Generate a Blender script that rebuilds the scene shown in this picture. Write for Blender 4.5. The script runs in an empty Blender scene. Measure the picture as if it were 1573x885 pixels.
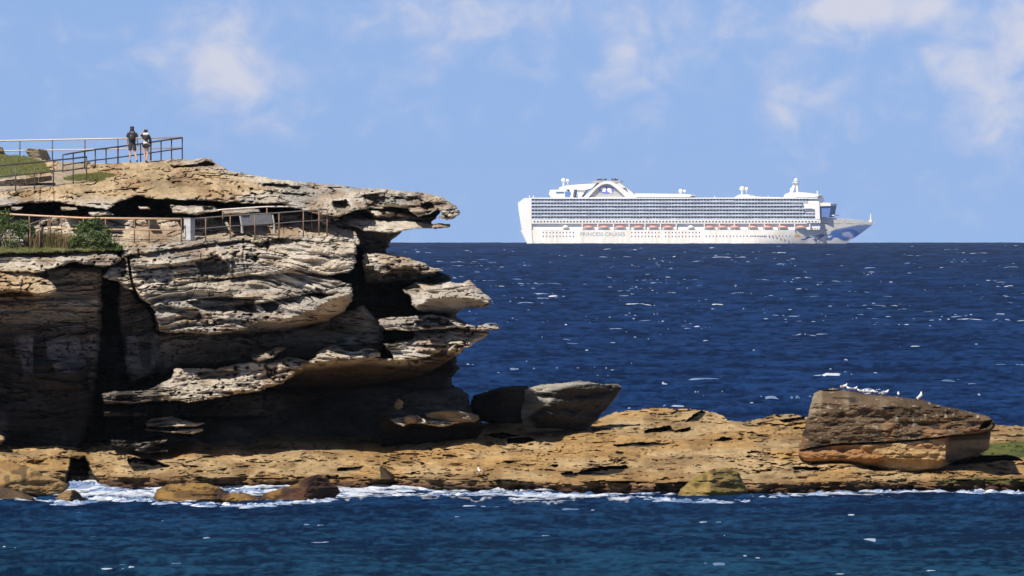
import bpy, bmesh, math, random
import numpy as np
from mathutils import Vector, Matrix
random.seed(7)
RNG = np.random.default_rng(11)
scene = bpy.context.scene
COL = scene.collection

# ------------------------------------------------------------------ survey
# The coast was surveyed from a photograph: eye 13 m above the sea, 428 mm lens.
F = 18700.0; CH = 13.0; VL = 335.2; RE = 6.371e6
TH = math.atan((442.5 - VL) / F)
def P(u, v, D):
    """survey reading (u, v) at range D -> world point(s)"""
    a = (np.asarray(u, float) - 786.5) / F; b = (442.5 - np.asarray(v, float)) / F
    s = D / (math.cos(TH) + b * math.sin(TH))
    return a * s, D + 0 * a, CH + s * (-math.sin(TH) + b * math.cos(TH))
def PV(u, v, D):
    x, y, z = P(u, v, D); return Vector((float(x), float(y), float(z)))
def Dw(v): return CH * F / (v - VL)

# ------------------------------------------------------------------ noise
TAB = RNG.random((256, 256))
def vn(x, y, seed=0):
    x = np.asarray(x, float) + seed * 37.17; y = np.asarray(y, float) + seed * 91.73
    xi = np.floor(x); yi = np.floor(y); fx = x - xi; fy = y - yi
    xi = xi.astype(np.int64); yi = yi.astype(np.int64)
    fx = fx * fx * (3 - 2 * fx); fy = fy * fy * (3 - 2 * fy)
    x0 = xi & 255; x1 = (xi + 1) & 255; y0 = yi & 255; y1 = (yi + 1) & 255
    return (TAB[x0, y0] * (1 - fx) * (1 - fy) + TAB[x1, y0] * fx * (1 - fy)
            + TAB[x0, y1] * (1 - fx) * fy + TAB[x1, y1] * fx * fy)
def fbm(x, y, seed=0, octv=4, gain=0.5, lac=2.07):
    t = 0; a = 1; n = 0
    for k in range(octv):
        t = t + a * (vn(x, y, seed + k * 3.3) - 0.5); n += a; a *= gain
        x = np.asarray(x) * lac; y = np.asarray(y) * lac
    return t / n * 2          # about -1..1
def sst(a, b, x):
    t = np.clip((x - a) / (b - a), 0, 1); return t * t * (3 - 2 * t)

def sdf(poly, u, v):
    """signed distance in survey units, positive inside"""
    p = np.array(poly, float); n = len(p)
    d = np.full(u.shape, 1e9); ins = np.zeros(u.shape, bool)
    for i in range(n):
        a = p[i]; b = p[(i + 1) % n]; e = b - a
        wx = u - a[0]; wy = v - a[1]
        t = np.clip((wx * e[0] + wy * e[1]) / (e @ e + 1e-9), 0, 1)
        d = np.minimum(d, (wx - e[0] * t) ** 2 + (wy - e[1] * t) ** 2)
        if a[1] != b[1]:
            c = ((a[1] > v) != (b[1] > v)) & (u < (b[0] - a[0]) * (v - a[1]) / (b[1] - a[1]) + a[0])
            ins ^= c
    return np.sqrt(d) * np.where(ins, 1, -1)

# ------------------------------------------------------------------ tagging helpers
def tag(o, label=None, cat=None, group=None, kind=None):
    if label: o['label'] = label
    if cat: o['category'] = cat
    if group: o['group'] = group
    if kind: o['kind'] = kind
    return o
def empty(name, loc, rz=0):
    o = bpy.data.objects.new(name, None); COL.objects.link(o)
    o.location = loc; o.rotation_euler = (0, 0, rz); o.empty_display_size = 0.3; return o
def link(name, me, mat=None, parent=None):
    o = bpy.data.objects.new(name, me); COL.objects.link(o)
    if mat is not None and not me.materials: me.materials.append(mat)
    if parent: o.parent = parent
    return o
def mesh_np(name, V, Q, colors=None, smooth=False, extra=None):
    """V (n,3), Q (m,4) quads"""
    me = bpy.data.meshes.new(name)
    V = np.ascontiguousarray(V, np.float32); Q = np.ascontiguousarray(Q, np.int32)
    k = Q.shape[1]
    me.vertices.add(len(V)); me.vertices.foreach_set('co', V.ravel())
    me.loops.add(Q.size); me.loops.foreach_set('vertex_index', Q.ravel())
    me.polygons.add(len(Q))
    me.polygons.foreach_set('loop_start', np.arange(0, Q.size, k, dtype=np.int32))
    try: me.polygons.foreach_set('loop_total', np.full(len(Q), k, np.int32))
    except Exception: pass
    me.update(calc_edges=True)
    me.polygons.foreach_set('use_smooth', np.full(len(Q), smooth, bool))
    if colors is not None:
        at = me.color_attributes.new('tint', 'FLOAT_COLOR', 'POINT')
        c = np.ones((len(V), 4), np.float32); c[:, :colors.shape[1]] = colors
        at.data.foreach_set('color', c.ravel())
    if extra:
        for nm, arr in extra.items():
            a = me.attributes.new(nm, 'FLOAT', 'POINT'); a.data.foreach_set('value', np.ascontiguousarray(arr, np.float32))
    me.validate(); me.update()
    return me
class MB:
    """collects simple shapes into one mesh"""
    def __init__(s): s.v = []; s.f = []
    def add(s, vs, fs):
        n = len(s.v); s.v += [tuple(q) for q in vs]; s.f += [tuple(i + n for i in f) for f in fs]; return s
    def box(s, x0, x1, y0, y1, z0, z1):
        return s.add([(x0,y0,z0),(x1,y0,z0),(x1,y1,z0),(x0,y1,z0),(x0,y0,z1),(x1,y0,z1),(x1,y1,z1),(x0,y1,z1)],
                     [(0,3,2,1),(4,5,6,7),(0,1,5,4),(1,2,6,5),(2,3,7,6),(3,0,4,7)])
    def tube(s, pts, r, n=8, cap=True):
        pts = [Vector(p) for p in pts]; rr = r if isinstance(r, (list, tuple)) else [r] * len(pts)
        base = len(s.v); m = len(pts)
        for i, p in enumerate(pts):
            t = (pts[min(i + 1, m - 1)] - pts[max(i - 1, 0)]).normalized()
            a = t.orthogonal().normalized() if abs(t.z) > .9 else t.cross(Vector((0, 0, 1))).normalized()
            b = t.cross(a).normalized()
            for k in range(n):
                w = 2 * math.pi * k / n
                s.v.append(tuple(p + (a * math.cos(w) + b * math.sin(w)) * rr[i]))
        for i in range(m - 1):
            for k in range(n):
                k2 = (k + 1) % n
                s.f.append((base + i*n + k, base + i*n + k2, base + (i+1)*n + k2, base + (i+1)*n + k))
        if cap:
            s.f.append(tuple(base + k for k in range(n))[::-1]); s.f.append(tuple(base + (m-1)*n + k for k in range(n)))
        return s
    def ball(s, c, r, nu=12, nv=8, sc=(1, 1, 1), rot=None):
        base = len(s.v)
        for j in range(nv + 1):
            ph = math.pi * j / nv
            for i in range(nu):
                w = 2 * math.pi * i / nu
                q = Vector((math.sin(ph)*math.cos(w)*sc[0], math.sin(ph)*math.sin(w)*sc[1], math.cos(ph)*sc[2])) * r
                if rot is not None: q = rot @ q
                s.v.append((c[0]+q.x, c[1]+q.y, c[2]+q.z))
        for j in range(nv):
            for i in range(nu):
                i2 = (i + 1) % nu
                s.f.append((base+j*nu+i, base+(j+1)*nu+i, base+(j+1)*nu+i2, base+j*nu+i2))
        return s
    def prism(s, poly, y0, y1):
        """poly: (x, z) outline, extruded in y"""
        n = len(poly)
        vs = [(x, y0, z) for x, z in poly] + [(x, y1, z) for x, z in poly]
        fs = [tuple(range(n)), tuple(range(n, 2*n))[::-1]] + [(i, i + n, (i+1) % n + n, (i+1) % n) for i in range(n)]
        return s.add(vs, fs)
    def build(s, name, mat, parent=None, smooth=False, bevel=0):
        me = bpy.data.meshes.new(name); me.from_pydata(s.v, [], s.f)
        bm = bmesh.new(); bm.from_mesh(me); bmesh.ops.remove_doubles(bm, verts=bm.verts, dist=1e-5)
        bmesh.ops.recalc_face_normals(bm, faces=bm.faces)
        if bevel: bmesh.ops.bevel(bm, geom=bm.edges[:], offset=bevel, segments=2, affect='EDGES', clamp_overlap=True)
        bm.to_mesh(me); bm.free()
        if smooth: me.polygons.foreach_set('use_smooth', [True] * len(me.polygons))
        return link(name, me, mat, parent)

# ------------------------------------------------------------------ materials
class NT:
    def __init__(s, nt): s.nt = nt
    def n(s, t, **k):
        nd = s.nt.nodes.new(t)
        for a, b in k.items():
            if a == 'i':
                for kk, vv in b.items():
                    if hasattr(vv, 'is_output'): s.nt.links.new(vv, nd.inputs[kk])
                    else: nd.inputs[kk].default_value = vv
            else: setattr(nd, a, b)
        return nd
    def m(s, op, a, b=None, c=None, clamp=False):
        nd = s.nt.nodes.new('ShaderNodeMath'); nd.operation = op; nd.use_clamp = clamp
        for i, x in enumerate((a, b, c)):
            if x is None: continue
            if hasattr(x, 'is_output'): s.nt.links.new(x, nd.inputs[i])
            else: nd.inputs[i].default_value = x
        return nd.outputs[0]
    def mix(s, f, a, b, bt='MIX'):
        nd = s.nt.nodes.new('ShaderNodeMix'); nd.data_type = 'RGBA'; nd.blend_type = bt
        for i, x in ((0, f), (6, a), (7, b)):
            if hasattr(x, 'is_output'): s.nt.links.new(x, nd.inputs[i])
            elif i == 0: nd.inputs[0].default_value = x
            else: nd.inputs[i].default_value = (*x, 1) if len(x) == 3 else x
        return nd.outputs[2]
    def ramp(s, f, stops):
        nd = s.nt.nodes.new('ShaderNodeValToRGB'); cr = nd.color_ramp
        while len(cr.elements) < len(stops): cr.elements.new(0.5)
        for e, (p, c) in zip(cr.elements, stops):
            e.position = p; e.color = (*c, 1) if hasattr(c, '__len__') else (c, c, c, 1)
        s.nt.links.new(f, nd.inputs[0]); return nd.outputs[0]
def newmat(name):
    m = bpy.data.materials.new(name); m.use_nodes = True
    t = NT(m.node_tree); b = m.node_tree.nodes['Principled BSDF']; return m, t, b
def simple(name, col, rough=0.6, metal=0.0, var=0.12, scale=8.0, bump=0.0, spec=0.5):
    m, t, b = newmat(name)
    tc = t.n('ShaderNodeTexCoord')
    nz = t.n('ShaderNodeTexNoise', i={'Vector': tc.outputs['Object'], 'Scale': scale, 'Detail': 4})
    c = t.mix(1.0, col, t.ramp(nz.outputs[0], [(0.3, 1 - var), (0.7, 1 + var * .3)]), 'MULTIPLY')
    m.node_tree.links.new(c, b.inputs['Base Color'])
    b.inputs['Roughness'].default_value = rough; b.inputs['Metallic'].default_value = metal
    b.inputs['Specular IOR Level'].default_value = spec
    if bump:
        bp = t.n('ShaderNodeBump', i={'Height': nz.outputs[0], 'Strength': bump, 'Distance': .05})
        m.node_tree.links.new(bp.outputs[0], b.inputs['Normal'])
    return m
def rockmat(name, bump=1.0, rough=0.92):
    m, t, b = newmat(name)
    at = t.n('ShaderNodeAttribute', attribute_name='tint')
    tc = t.n('ShaderNodeTexCoord')
    mp = t.n('ShaderNodeMapping', i={'Vector': tc.outputs['Object'], 'Scale': (1, .35, 2.6)})
    n1 = t.n('ShaderNodeTexNoise', i={'Vector': mp.outputs[0], 'Scale': 2.2, 'Detail': 8, 'Roughness': .65})
    n2 = t.n('ShaderNodeTexNoise', i={'Vector': mp.outputs[0], 'Scale': 9.0, 'Detail': 6, 'Roughness': .7})
    c = t.mix(1.0, at.outputs['Color'], t.ramp(n1.outputs[0], [(0.3, .68), (0.5, .98), (0.75, 1.12)]), 'MULTIPLY')
    c = t.mix(1.0, c, t.ramp(n2.outputs[0], [(0.3, .8), (0.55, 1.0), (0.8, 1.1)]), 'MULTIPLY')
    m.node_tree.links.new(c, b.inputs['Base Color'])
    b.inputs['Roughness'].default_value = rough; b.inputs['Specular IOR Level'].default_value = .15
    h = t.m('ADD', n1.outputs[0], t.m('MULTIPLY', n2.outputs[0], .5))
    bp = t.n('ShaderNodeBump', i={'Height': h, 'Strength': bump, 'Distance': .22})
    m.node_tree.links.new(bp.outputs[0], b.inputs['Normal'])
    return m
M_CLIFF = rockmat('sandstone weathered'); M_PLAT = rockmat('sandstone wave cut'); M_BOULD = rockmat('sandstone boulder', .8)

# ------------------------------------------------------------------ relief solids
def closed_relief(name, u, v, mask, Df, Db, col, mat, parent=None):
    """front surface at range Df and back surface at Db over a (v,u) grid, closed round the outline"""
    nv, nu = u.shape
    cell = mask[:-1, :-1] & mask[1:, :-1] & mask[:-1, 1:] & mask[1:, 1:]
    used = np.zeros_like(mask)
    used[:-1, :-1] |= cell; used[1:, :-1] |= cell; used[:-1, 1:] |= cell; used[1:, 1:] |= cell
    idx = np.full(mask.shape, -1, np.int64); n = int(used.sum()); idx[used] = np.arange(n)
    x, y, z = P(u[used], v[used], Df[used]); A = np.stack([x, y, z], 1)
    x, y, z = P(u[used], v[used], Db[used]); B = np.stack([x, y, z], 1)
    i00 = idx[:-1, :-1][cell]; i10 = idx[1:, :-1][cell]; i01 = idx[:-1, 1:][cell]; i11 = idx[1:, 1:][cell]
    fr = np.stack([i00, i10, i11, i01], 1); bk = np.stack([i00, i01, i11, i10], 1) + n
    sk = []
    c = np.pad(cell, 1)
    # vertical edges between cell (j,i-1) and (j,i)
    L = c[1:-1, :-1]; R = c[1:-1, 1:]
    j, i = np.nonzero(R & ~L); a, b = idx[j, i], idx[j + 1, i]; sk.append(np.stack([b, a, a + n, b + n], 1))
    j, i = np.nonzero(L & ~R); a, b = idx[j, i], idx[j + 1, i]; sk.append(np.stack([a, b, b + n, a + n], 1))
    T = c[:-1, 1:-1]; Bm = c[1:, 1:-1]
    j, i = np.nonzero(Bm & ~T); a, b = idx[j, i], idx[j, i + 1]; sk.append(np.stack([a, b, b + n, a + n], 1))
    j, i = np.nonzero(T & ~Bm); a, b = idx[j, i], idx[j, i + 1]; sk.append(np.stack([b, a, a + n, b + n], 1))
    Q = np.concatenate([fr, bk] + sk)
    C = col[used]; C = np.concatenate([C, C])
    me = mesh_np(name, np.concatenate([A, B]), Q, C)
    return link(name, me, mat, parent)
def grid(u0, u1, v0, v1, st):
    return np.meshgrid(np.arange(u0, u1 + .01, st), np.arange(v0, v1 + .01, st))
def warp(u, v, a=1.0, seed=0):
    wu = 5 * fbm(u / 30, v / 9, seed + 1, 4, .6) + 1.2 * fbm(u / 5, v / 3, seed + 2, 2)
    wv = 3.2 * fbm(u / 34, v / 10, seed + 5, 4, .6) + .9 * fbm(u / 6, v / 2.5, seed + 6, 2)
    return u + wu * a, v + wv * a
def C3(*c): return np.array(c, float)
def mixc(A, B, f): return A + (B - A) * f[..., None]
SKYLIFT = .10; SKYTINT = (1.0, 1.0, 1.0); CLOUDA = (5., 5., 6.); CLOUDB = (9., 8., 7.5); SKYS = .07; HAZE = 0; EXPO = 0.0
SKYLIFT = .30; SKYTINT = (1.0, .97, 1.03); SKYS = .145; CLOUDA = (4.6, 4.35, 5.0); CLOUDB = (6.0, 5.3, 4.8); EXPO = 0.17; HAZE = 1.0e-5; ZEN = .3
# ------------------------------------------------------------------ THE CLIFF
U, V = grid(-260, 778, 234, 702, 1.0)
WU, WV = warp(U, V, 1.0, 3)
XM = (U - 786.5) / 30.9; ZM = (VL - V) / 30.9
DEP = np.full(U.shape, 1e6); TOP = np.zeros(U.shape, int); SL = 0; ROUGH = np.ones(U.shape)
def slab(poly, D, ty=0.0, tx=0.0, R=7, A=1.2, w=1.0, rough=1.0, ref=None):
    """a bed of rock: outline, range of its face, lean (m per survey unit up / right), edge radius, edge set-back"""
    global SL
    SL += 1
    p = np.array(poly, float); pad = 14
    j0 = max(int(p[:, 1].min() - 234 - pad), 0); j1 = int(p[:, 1].max() - 234 + pad)
    i0 = max(int(p[:, 0].min() + 260 - pad), 0); i1 = int(p[:, 0].max() + 260 + pad)
    S = np.s_[j0:j1, i0:i1]
    u = U[S]; v = V[S]; s = sdf(p, u + (WU[S] - u) * w, v + (WV[S] - v) * w)
    uc, vc = ref if ref else (p[:, 0].mean(), p[:, 1].mean())
    q = 1 - np.clip(s / R, 0, 1)
    d = D + ty * (vc - v) + tx * (u - uc) + A * (1 - np.sqrt(np.maximum(1 - q * q, 0)))
    ok = (s > 0) & (d < DEP[S])
    DEP[S] = np.where(ok, d, DEP[S]); TOP[S] = np.where(ok, SL, TOP[S]); ROUGH[S] = np.where(ok, rough, ROUGH[S])
    return SL
LX = -260
# core wall, deep in shade
slab([(LX,300),(560,300),(598,345),(597,378),(592,390),(630,402),(662,412),(690,422),(694,440),(702,470),(702,484),(720,500),(715,535),(702,548),(707,566),(695,580),(694,590),(711,598),(722,608),(726,632),(730,705),(LX,705)], 612, R=12, A=2, rough=.7)
# upper plateau: a long slope of sandstone going up and away
PLAT_UP = [(LX,226),(0,236),(40,239),(80,247),(130,249),(200,249),(245,247),(262,244),(320,243),(336,252),(350,262),(390,268),(430,275),(480,281),(540,287),(585,291),(590,300),(560,318),(520,333),(470,326),(430,312),(400,312),(340,310),(300,308),(262,307),(240,306),(212,300),(185,309),(165,322),(130,318),(82,311),(40,312),(0,318),(LX,330)]
slab(PLAT_UP, 602.5, ty=.17, R=5, A=1.0, ref=(300,315), rough=.8)
slab([(262,252),(300,244),(325,244),(343,260),(300,262),(262,258)], 615.2, ty=.1, R=3, A=.6, w=.6)
# middle terrace carrying the lower path
slab([(LX,334),(0,333),(130,331),(250,333),(300,333),(440,331),(520,334),(548,352),(552,376),(LX,396)], 603.6, ty=.14, R=3, A=.5, ref=(300,352), rough=.5)
slab([(540,300),(640,305),(680,318),(672,333),(664,345),(600,350),(540,352),(500,345),(505,330)], 606.5, R=4, A=.8, rough=1.0)
# blocks at the back of the path
for p, d in (([(60,334),(120,331),(128,352),(60,350)],604.2),([(150,333),(205,334),(210,352),(150,356)],604.0),([(208,338),(262,333),(276,345),(262,352),(210,352)],604.3),
             ([(300,332),(330,331),(332,342),(302,345)],604.6),([(425,329),(475,327),(480,336),(455,342),(420,342)],604.5),([(262,316),(330,317),(336,325),(300,330),(266,327)],601.6),([(92,317),(118,318),(120,323),(96,323)],601.8),([(16,317),(36,317),(34,322),(18,322)],601.8),([(134,326),(166,324),(176,331),(140,333)],602.0),([(212,318),(226,317),(232,322),(214,322)],601.6),
             ([(340,321),(395,320),(402,327),(344,330)],601.7),([(200,358),(262,355),(300,358),(300,366),(200,376)],602.9),([(490,322),(515,323),(520,338),(500,345),(488,338)],603.2)):
    slab(p, d, ty=.05, R=3, A=.8, w=.7)
# beak of the upper tier
slab([(478,322),(505,311),(520,302),(555,296),(590,291),(625,294),(650,296),(676,301),(691,308),(704,318),(708,325),(704,332),(694,336),(680,331),(672,322),(660,330),(640,333),(625,322),(600,318),(585,320),(565,318),(548,322),(540,312),(520,316),(508,330),(490,332)], 603.2, ty=.1, R=5, A=1.6, ref=(600,315), rough=1.6)
slab([(560,322),(600,324),(640,332),(664,334),(672,330),(668,338),(640,338),(600,340),(574,337)], 604.2, R=4, A=1.2, rough=1.5)
slab([(676,318),(690,310),(706,322),(706,331),(696,338),(672,337),(676,330)], 602.5, ty=.04, R=4, A=1.0)
# lower lip of the beak
slab([(494,346),(522,340),(527,331),(560,336),(600,341),(616,336),(640,341),(668,344),(692,343),(695,346),(690,350),(660,351),(640,352),(622,356),(600,358),(560,356),(548,350)], 602.8, ty=.16, R=3, A=.8, ref=(600,348), rough=.7)
slab([(545,352),(625,352),(606,365),(597,373),(601,378),(594,384),(560,392),(545,370)], 606.5, ty=-.09, R=6, A=1.5, ref=(580,355), rough=.6)
# third ledge
slab([(556,390),(575,388),(600,389),(625,394),(645,401),(660,408),(672,412),(684,415),(668,419),(650,420),(630,412),(606,414),(590,424),(572,412),(556,410)], 601.3, ty=.1, R=4, A=1.0, rough=1.2)
slab([(556,408),(600,400),(660,416),(672,420),(640,430),(560,440)], 603.0, ty=-.12, R=6, A=1.5)
# fourth ledge, a free slab over the sea
slab([(618,443),(640,434),(662,436),(690,432),(704,434),(722,430),(728,435),(740,446),(755,459),(752,466),(700,458),(664,460),(640,474),(632,468),(634,458),(620,452)], 598.6, ty=.1, R=5, A=1.2, rough=1.5, ref=(690,455))
slab([(632,462),(664,456),(700,455),(754,462),(752,472),(715,473),(698,481),(670,482),(640,478)], 599.4, ty=-.1, R=6, A=1.4, rough=.6, ref=(690,460))
# main face (the big bulge)
slab([(186,372),(240,371),(330,366),(420,361),(500,356),(532,360),(548,373),(547,392),(520,398),(470,394),(420,392),(360,398),(300,404),(240,412),(205,410),(188,396)], 599.4, ty=.07, R=5, A=1.2, ref=(350,385), rough=1.0)
slab([(190,395),(240,394),(300,394),(360,390),(420,386),(470,388),(540,392),(548,402),(534,420),(500,424),(452,420),(400,426),(330,430),(270,440),(205,440),(196,420)], 598.7, ty=.02, R=6, A=1.2, rough=.95)
slab([(200,425),(270,428),(330,420),(400,416),(452,416),(505,424),(538,436),(542,447),(530,453),(480,450),(430,462),(360,470),(300,476),(232,472),(212,452)], 598.3, ty=.04, R=5, A=1.1, rough=1.3, ref=(350,440))
slab([(230,466),(300,470),(360,462),(392,450),(430,448),(510,456),(506,466),(470,484),(430,497),(400,494),(370,508),(330,512),(270,512),(244,510),(240,488)], 597.7, ty=.04, R=5, A=1.1, rough=1.35, ref=(330,480))
slab([(300,500),(400,490),(470,478),(500,455),(541,446),(541,462),(530,478),(500,494),(440,508),(400,512),(300,516)], 599.0, ty=-.1, R=8, A=1.5, rough=.4, ref=(430,490))
slab([(236,512),(300,510),(420,508),(480,500),(520,480),(560,470),(590,500),(590,545),(480,556),(270,566),(232,600)], 603.8, ty=-.05, R=10, A=1.5, rough=.5, ref=(400,530))
# left bulge over the gully
slab([(LX,384),(0,386),(60,388),(120,384),(176,386),(190,397),(180,404),(160,412),(140,406),(112,403),(80,412),(60,420),(40,418),(LX,416)], 598.6, ty=.1, R=5, A=1.0, ref=(60,400), rough=.8)
slab([(LX,412),(0,414),(45,416),(74,430),(86,444),(84,450),(60,457),(40,449),(0,450),(LX,452)], 596.2, ty=.05, R=5, A=.9, ref=(30,440), rough=1.0)
slab([(157,424),(178,402),(196,396),(200,424),(206,448),(196,444),(180,432),(165,430)], 599.0, ty=.04, R=4, A=.8, rough=1.3)
# left wall under it, in shade, cut by a gully
slab([(LX,400),(60,414),(157,408),(157,470),(152,560),(140,640),(120,700),(LX,700)], 603.4, ty=-.004, tx=.004, R=9, A=1.0, rough=.6, ref=(80,500))
slab([(186,430),(236,480),(246,520),(244,575),(200,590),(190,540),(180,470)], 604.6, tx=.01, R=7, A=1.4, rough=.5)
slab([(40,560),(90,556),(130,575),(128,600),(60,600)], 602.6, R=6, A=1.0)
L0 = SL + 1
# low sunlit bands
slab([(268,566),(300,566),(330,566),(400,554),(440,548),(460,551),(470,556),(464,568),(436,588),(404,599),(360,606),(325,612),(290,617),(262,616),(232,617),(196,621),(160,621),(154,604),(180,600),(225,600),(262,584)], 598.0, ty=.05, R=5, A=1.0, rough=1.5, ref=(320,580))
slab([(384,550),(410,540),(430,532),(440,533),(438,541),(420,550),(396,556)], 598.6, ty=.04, R=4, A=1, rough=1.4)
slab([(474,557),(488,545),(500,533),(514,531),(528,537),(540,540),(560,535),(578,536),(584,548),(560,552),(520,552),(500,558),(482,560)], 598.8, ty=.05, R=4, A=1, rough=1.7)
L1 = SL
slab([(420,590),(470,556),(560,548),(640,556),(680,545),(700,530),(702,548),(660,572),(600,586),(520,596),(430,600)], 600.6, ty=-.16, R=9, A=1.2, rough=.5, ref=(550,556))
slab([(582,491),(600,487),(640,485),(668,484),(700,491),(712,498),(730,500),(748,497),(764,497),(770,503),(756,508),(740,508),(700,504),(660,506),(630,508),(590,507)], 599.0, ty=.11, R=4, A=1.0, rough=1.4, ref=(670,500))
slab([(630,505),(700,503),(742,508),(752,512),(742,523),(728,529),(704,540),(690,532),(664,544),(640,553),(606,556),(600,542),(590,528),(606,524),(630,522),(642,514)], 599.6, ty=.06, R=5, A=1.0, rough=1.6, ref=(670,520))
slab([(600,552),(640,550),(664,542),(690,530),(716,532),(702,546),(668,566),(620,574),(600,566)], 600.6, ty=-.12, R=8, A=1.4, rough=.4, ref=(650,545))
L2 = SL + 1
# lowest slivers and the rubble on the shelf
for p, d in (([(160,632),(200,632),(226,634),(228,638),(200,640),(160,638)],598.4),([(224,650),(232,642),(262,640),(300,650),(318,650),(300,656),(262,656),(226,656)],598.1),
             ([(196,654),(204,656),(202,659),(194,657)],598.8),([(222,658),(262,662),(310,658),(312,662),(296,667),(260,664),(224,662)],598.2),
             ([(170,676),(196,676),(212,680),(258,673),(256,680),(222,690),(258,690),(258,694),(228,697),(196,690),(172,684)],598.0),
             ([(160,600),(158,640),(400,640),(470,620),(520,600),(400,600)],605.8),([(165,636),(160,700),(420,700),(380,660),(300,640)],606.4)):
    slab(p, d, ty=.03, R=3, A=.7, w=.5, rough=1.2)

LITB = None
# undercut foot block under the rubble ledge, painted black as shade
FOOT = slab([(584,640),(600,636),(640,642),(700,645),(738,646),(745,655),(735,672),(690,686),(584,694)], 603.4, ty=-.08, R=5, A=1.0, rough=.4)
slab([(640,642),(660,645),(700,646),(720,648),(680,656),(652,652),(628,650),(620,655),(606,650),(600,644),(622,640)], 600.9, ty=.08, R=3, A=.6, w=.6)
MASK = DEP < 1e5
# bedding: strata that weather back by different amounts, some of it cross bedded
tiltf = .10 * fbm(XM * .12, ZM * .25, 21, 2)
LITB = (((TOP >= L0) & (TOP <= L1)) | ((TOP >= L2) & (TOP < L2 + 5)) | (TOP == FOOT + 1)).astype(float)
cross = sst(330, 420, U) * sst(550, 500, U) * sst(395, 415, V) * sst(485, 465, V)
Zs = ZM + .5 * fbm(XM * .12, ZM * .3, 22, 3) + XM * tiltf * .6 + cross * .22 * (XM + 11)
b1 = vn(Zs * 2.1, XM * .16, 23); b2 = vn(Zs * 5.2, XM * .35, 24); b3 = vn(Zs * 12, XM * .9, 25)
bed = .9 * (b1 - .5) + .55 * (b2 - .5) + .18 * (b3 - .5)
crack = np.clip(.30 - b1, 0, 1) * 3.2 + np.clip(.26 - b2, 0, 1) * 2.4
crack *= sst(.25, .6, vn(XM * .5, ZM * .9, 26))
lump = .9 * fbm(XM * .8, ZM * 1.6, 27, 4, .55)
pit = np.clip(.36 - vn(XM * 5, ZM * 8, 28), 0, 1) * 3.0 * sst(.60, .74, vn(XM * .3, ZM * .8, 29))
# saw-tooth bedding: every bed juts at its top and is undercut below
sa = Zs * 2.3 + 1.1 * fbm(XM * .35, ZM * .8, 131, 3); sb = Zs * 6.1 + 1.2 * fbm(XM * .8, ZM * 1.8, 132, 3)
saw = .50 * (1 - (sa - np.floor(sa))) ** 1.4 * sst(.35, .6, vn(XM * .3, np.floor(sa) * 3.7, 133)) + .17 * (1 - (sb - np.floor(sb))) * sst(.3, .6, vn(XM * .7, np.floor(sb) * 2.9, 134))
lines = sst(.045, .008, np.abs(fbm(XM * .28, Zs * 1.5, 135, 4, .55))) * sst(.4, .55, vn(XM * .5, ZM * 1.4, 136))
lines = np.maximum(lines, .7 * sst(.05, .01, np.abs(fbm(XM * .9, Zs * 3.6, 137, 3, .5))) * sst(.45, .6, vn(XM * .8, ZM * 2, 138)))
joint = sst(.03, .006, np.abs(fbm(XM * .55, ZM * .22, 139, 3, .5))) * sst(.58, .7, vn(XM * .4, ZM * .6, 140))
fine = .14 * fbm(XM * 6, ZM * 11, 30, 3)
rel = (bed + crack * .8 + lump * .8 + pit + saw * 1.3) * ROUGH + fine + .6 * lines + .25 * joint
slope_zone = (V < 318) * 1.0
DEP2 = DEP + rel * np.where(TOP == 2, 1.25, .8)
CARVE = np.zeros(U.shape)
for p, a in (([(262,254),(300,251),(318,246),(330,252),(322,258),(298,257),(264,257)],1.6),([(398,283),(430,284),(462,285),(458,291),(436,292),(404,289)],1.4),([(404,292),(440,296),(476,296),(470,301),(420,300)],1.1),
             ([(510,309),(532,306),(538,318),(530,330),(516,326)],1.8),([(556,300),(572,298),(592,303),(586,318),(566,320)],1.6),([(600,304),(640,302),(652,308),(640,314),(606,312)],1.0),([(645,311),(664,309),(668,322),(656,330),(648,324)],1.6),
             ([(310,317),(380,314),(412,316),(408,325),(350,324),(316,324)],1.8),([(285,462),(330,455),(392,458),(394,476),(340,479),(300,474)],1.1),([(300,402),(330,391),(352,402),(352,426),(310,424)],1.0),
             ([(190,393),(240,386),(300,376),(384,368),(386,374),(310,383),(250,396),(196,401)],.9),([(386,372),(440,366),(470,370),(440,378),(390,382)],.7),([(330,430),(392,420),(430,432),(440,446),(380,446),(340,440)],.5),
             ([(400,466),(418,462),(430,468),(424,478),(408,480)],1.4),([(610,440),(640,437),(650,444),(640,452),(622,450)],1.0),([(640,492),(664,488),(690,492),(700,502),(640,502)],.8),([(300,572),(340,566),(372,572),(360,580),(310,582)],.7),([(200,604),(240,596),(262,600),(240,608)],.6)):
    CARVE = np.maximum(CARVE, a * sst(-.8, 2.2, sdf(p, WU, WV)))
DEP2 = DEP2 + 1.0 * CARVE
# diagonal fissure down the left of the main face
fis = np.abs(U - np.interp(V, [395, 425, 445, 470, 490, 515], [197, 201, 206, 224, 240, 246]))
DEP2 += 1.6 * sst(2.6, .8, fis) * ((V > 395) & (V < 515))
def depth_at(u, v, r=1):
    i = int(round(u + 260)); j = int(round(v - 234))
    j = min(max(j, 0), DEP2.shape[0] - 1)
    while j < DEP2.shape[0] - 1 and not MASK[j, i]: j += 1
    return float(np.median(DEP2[max(j - r, 0):j + r + 1, i - r:i + r + 1]))

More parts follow.
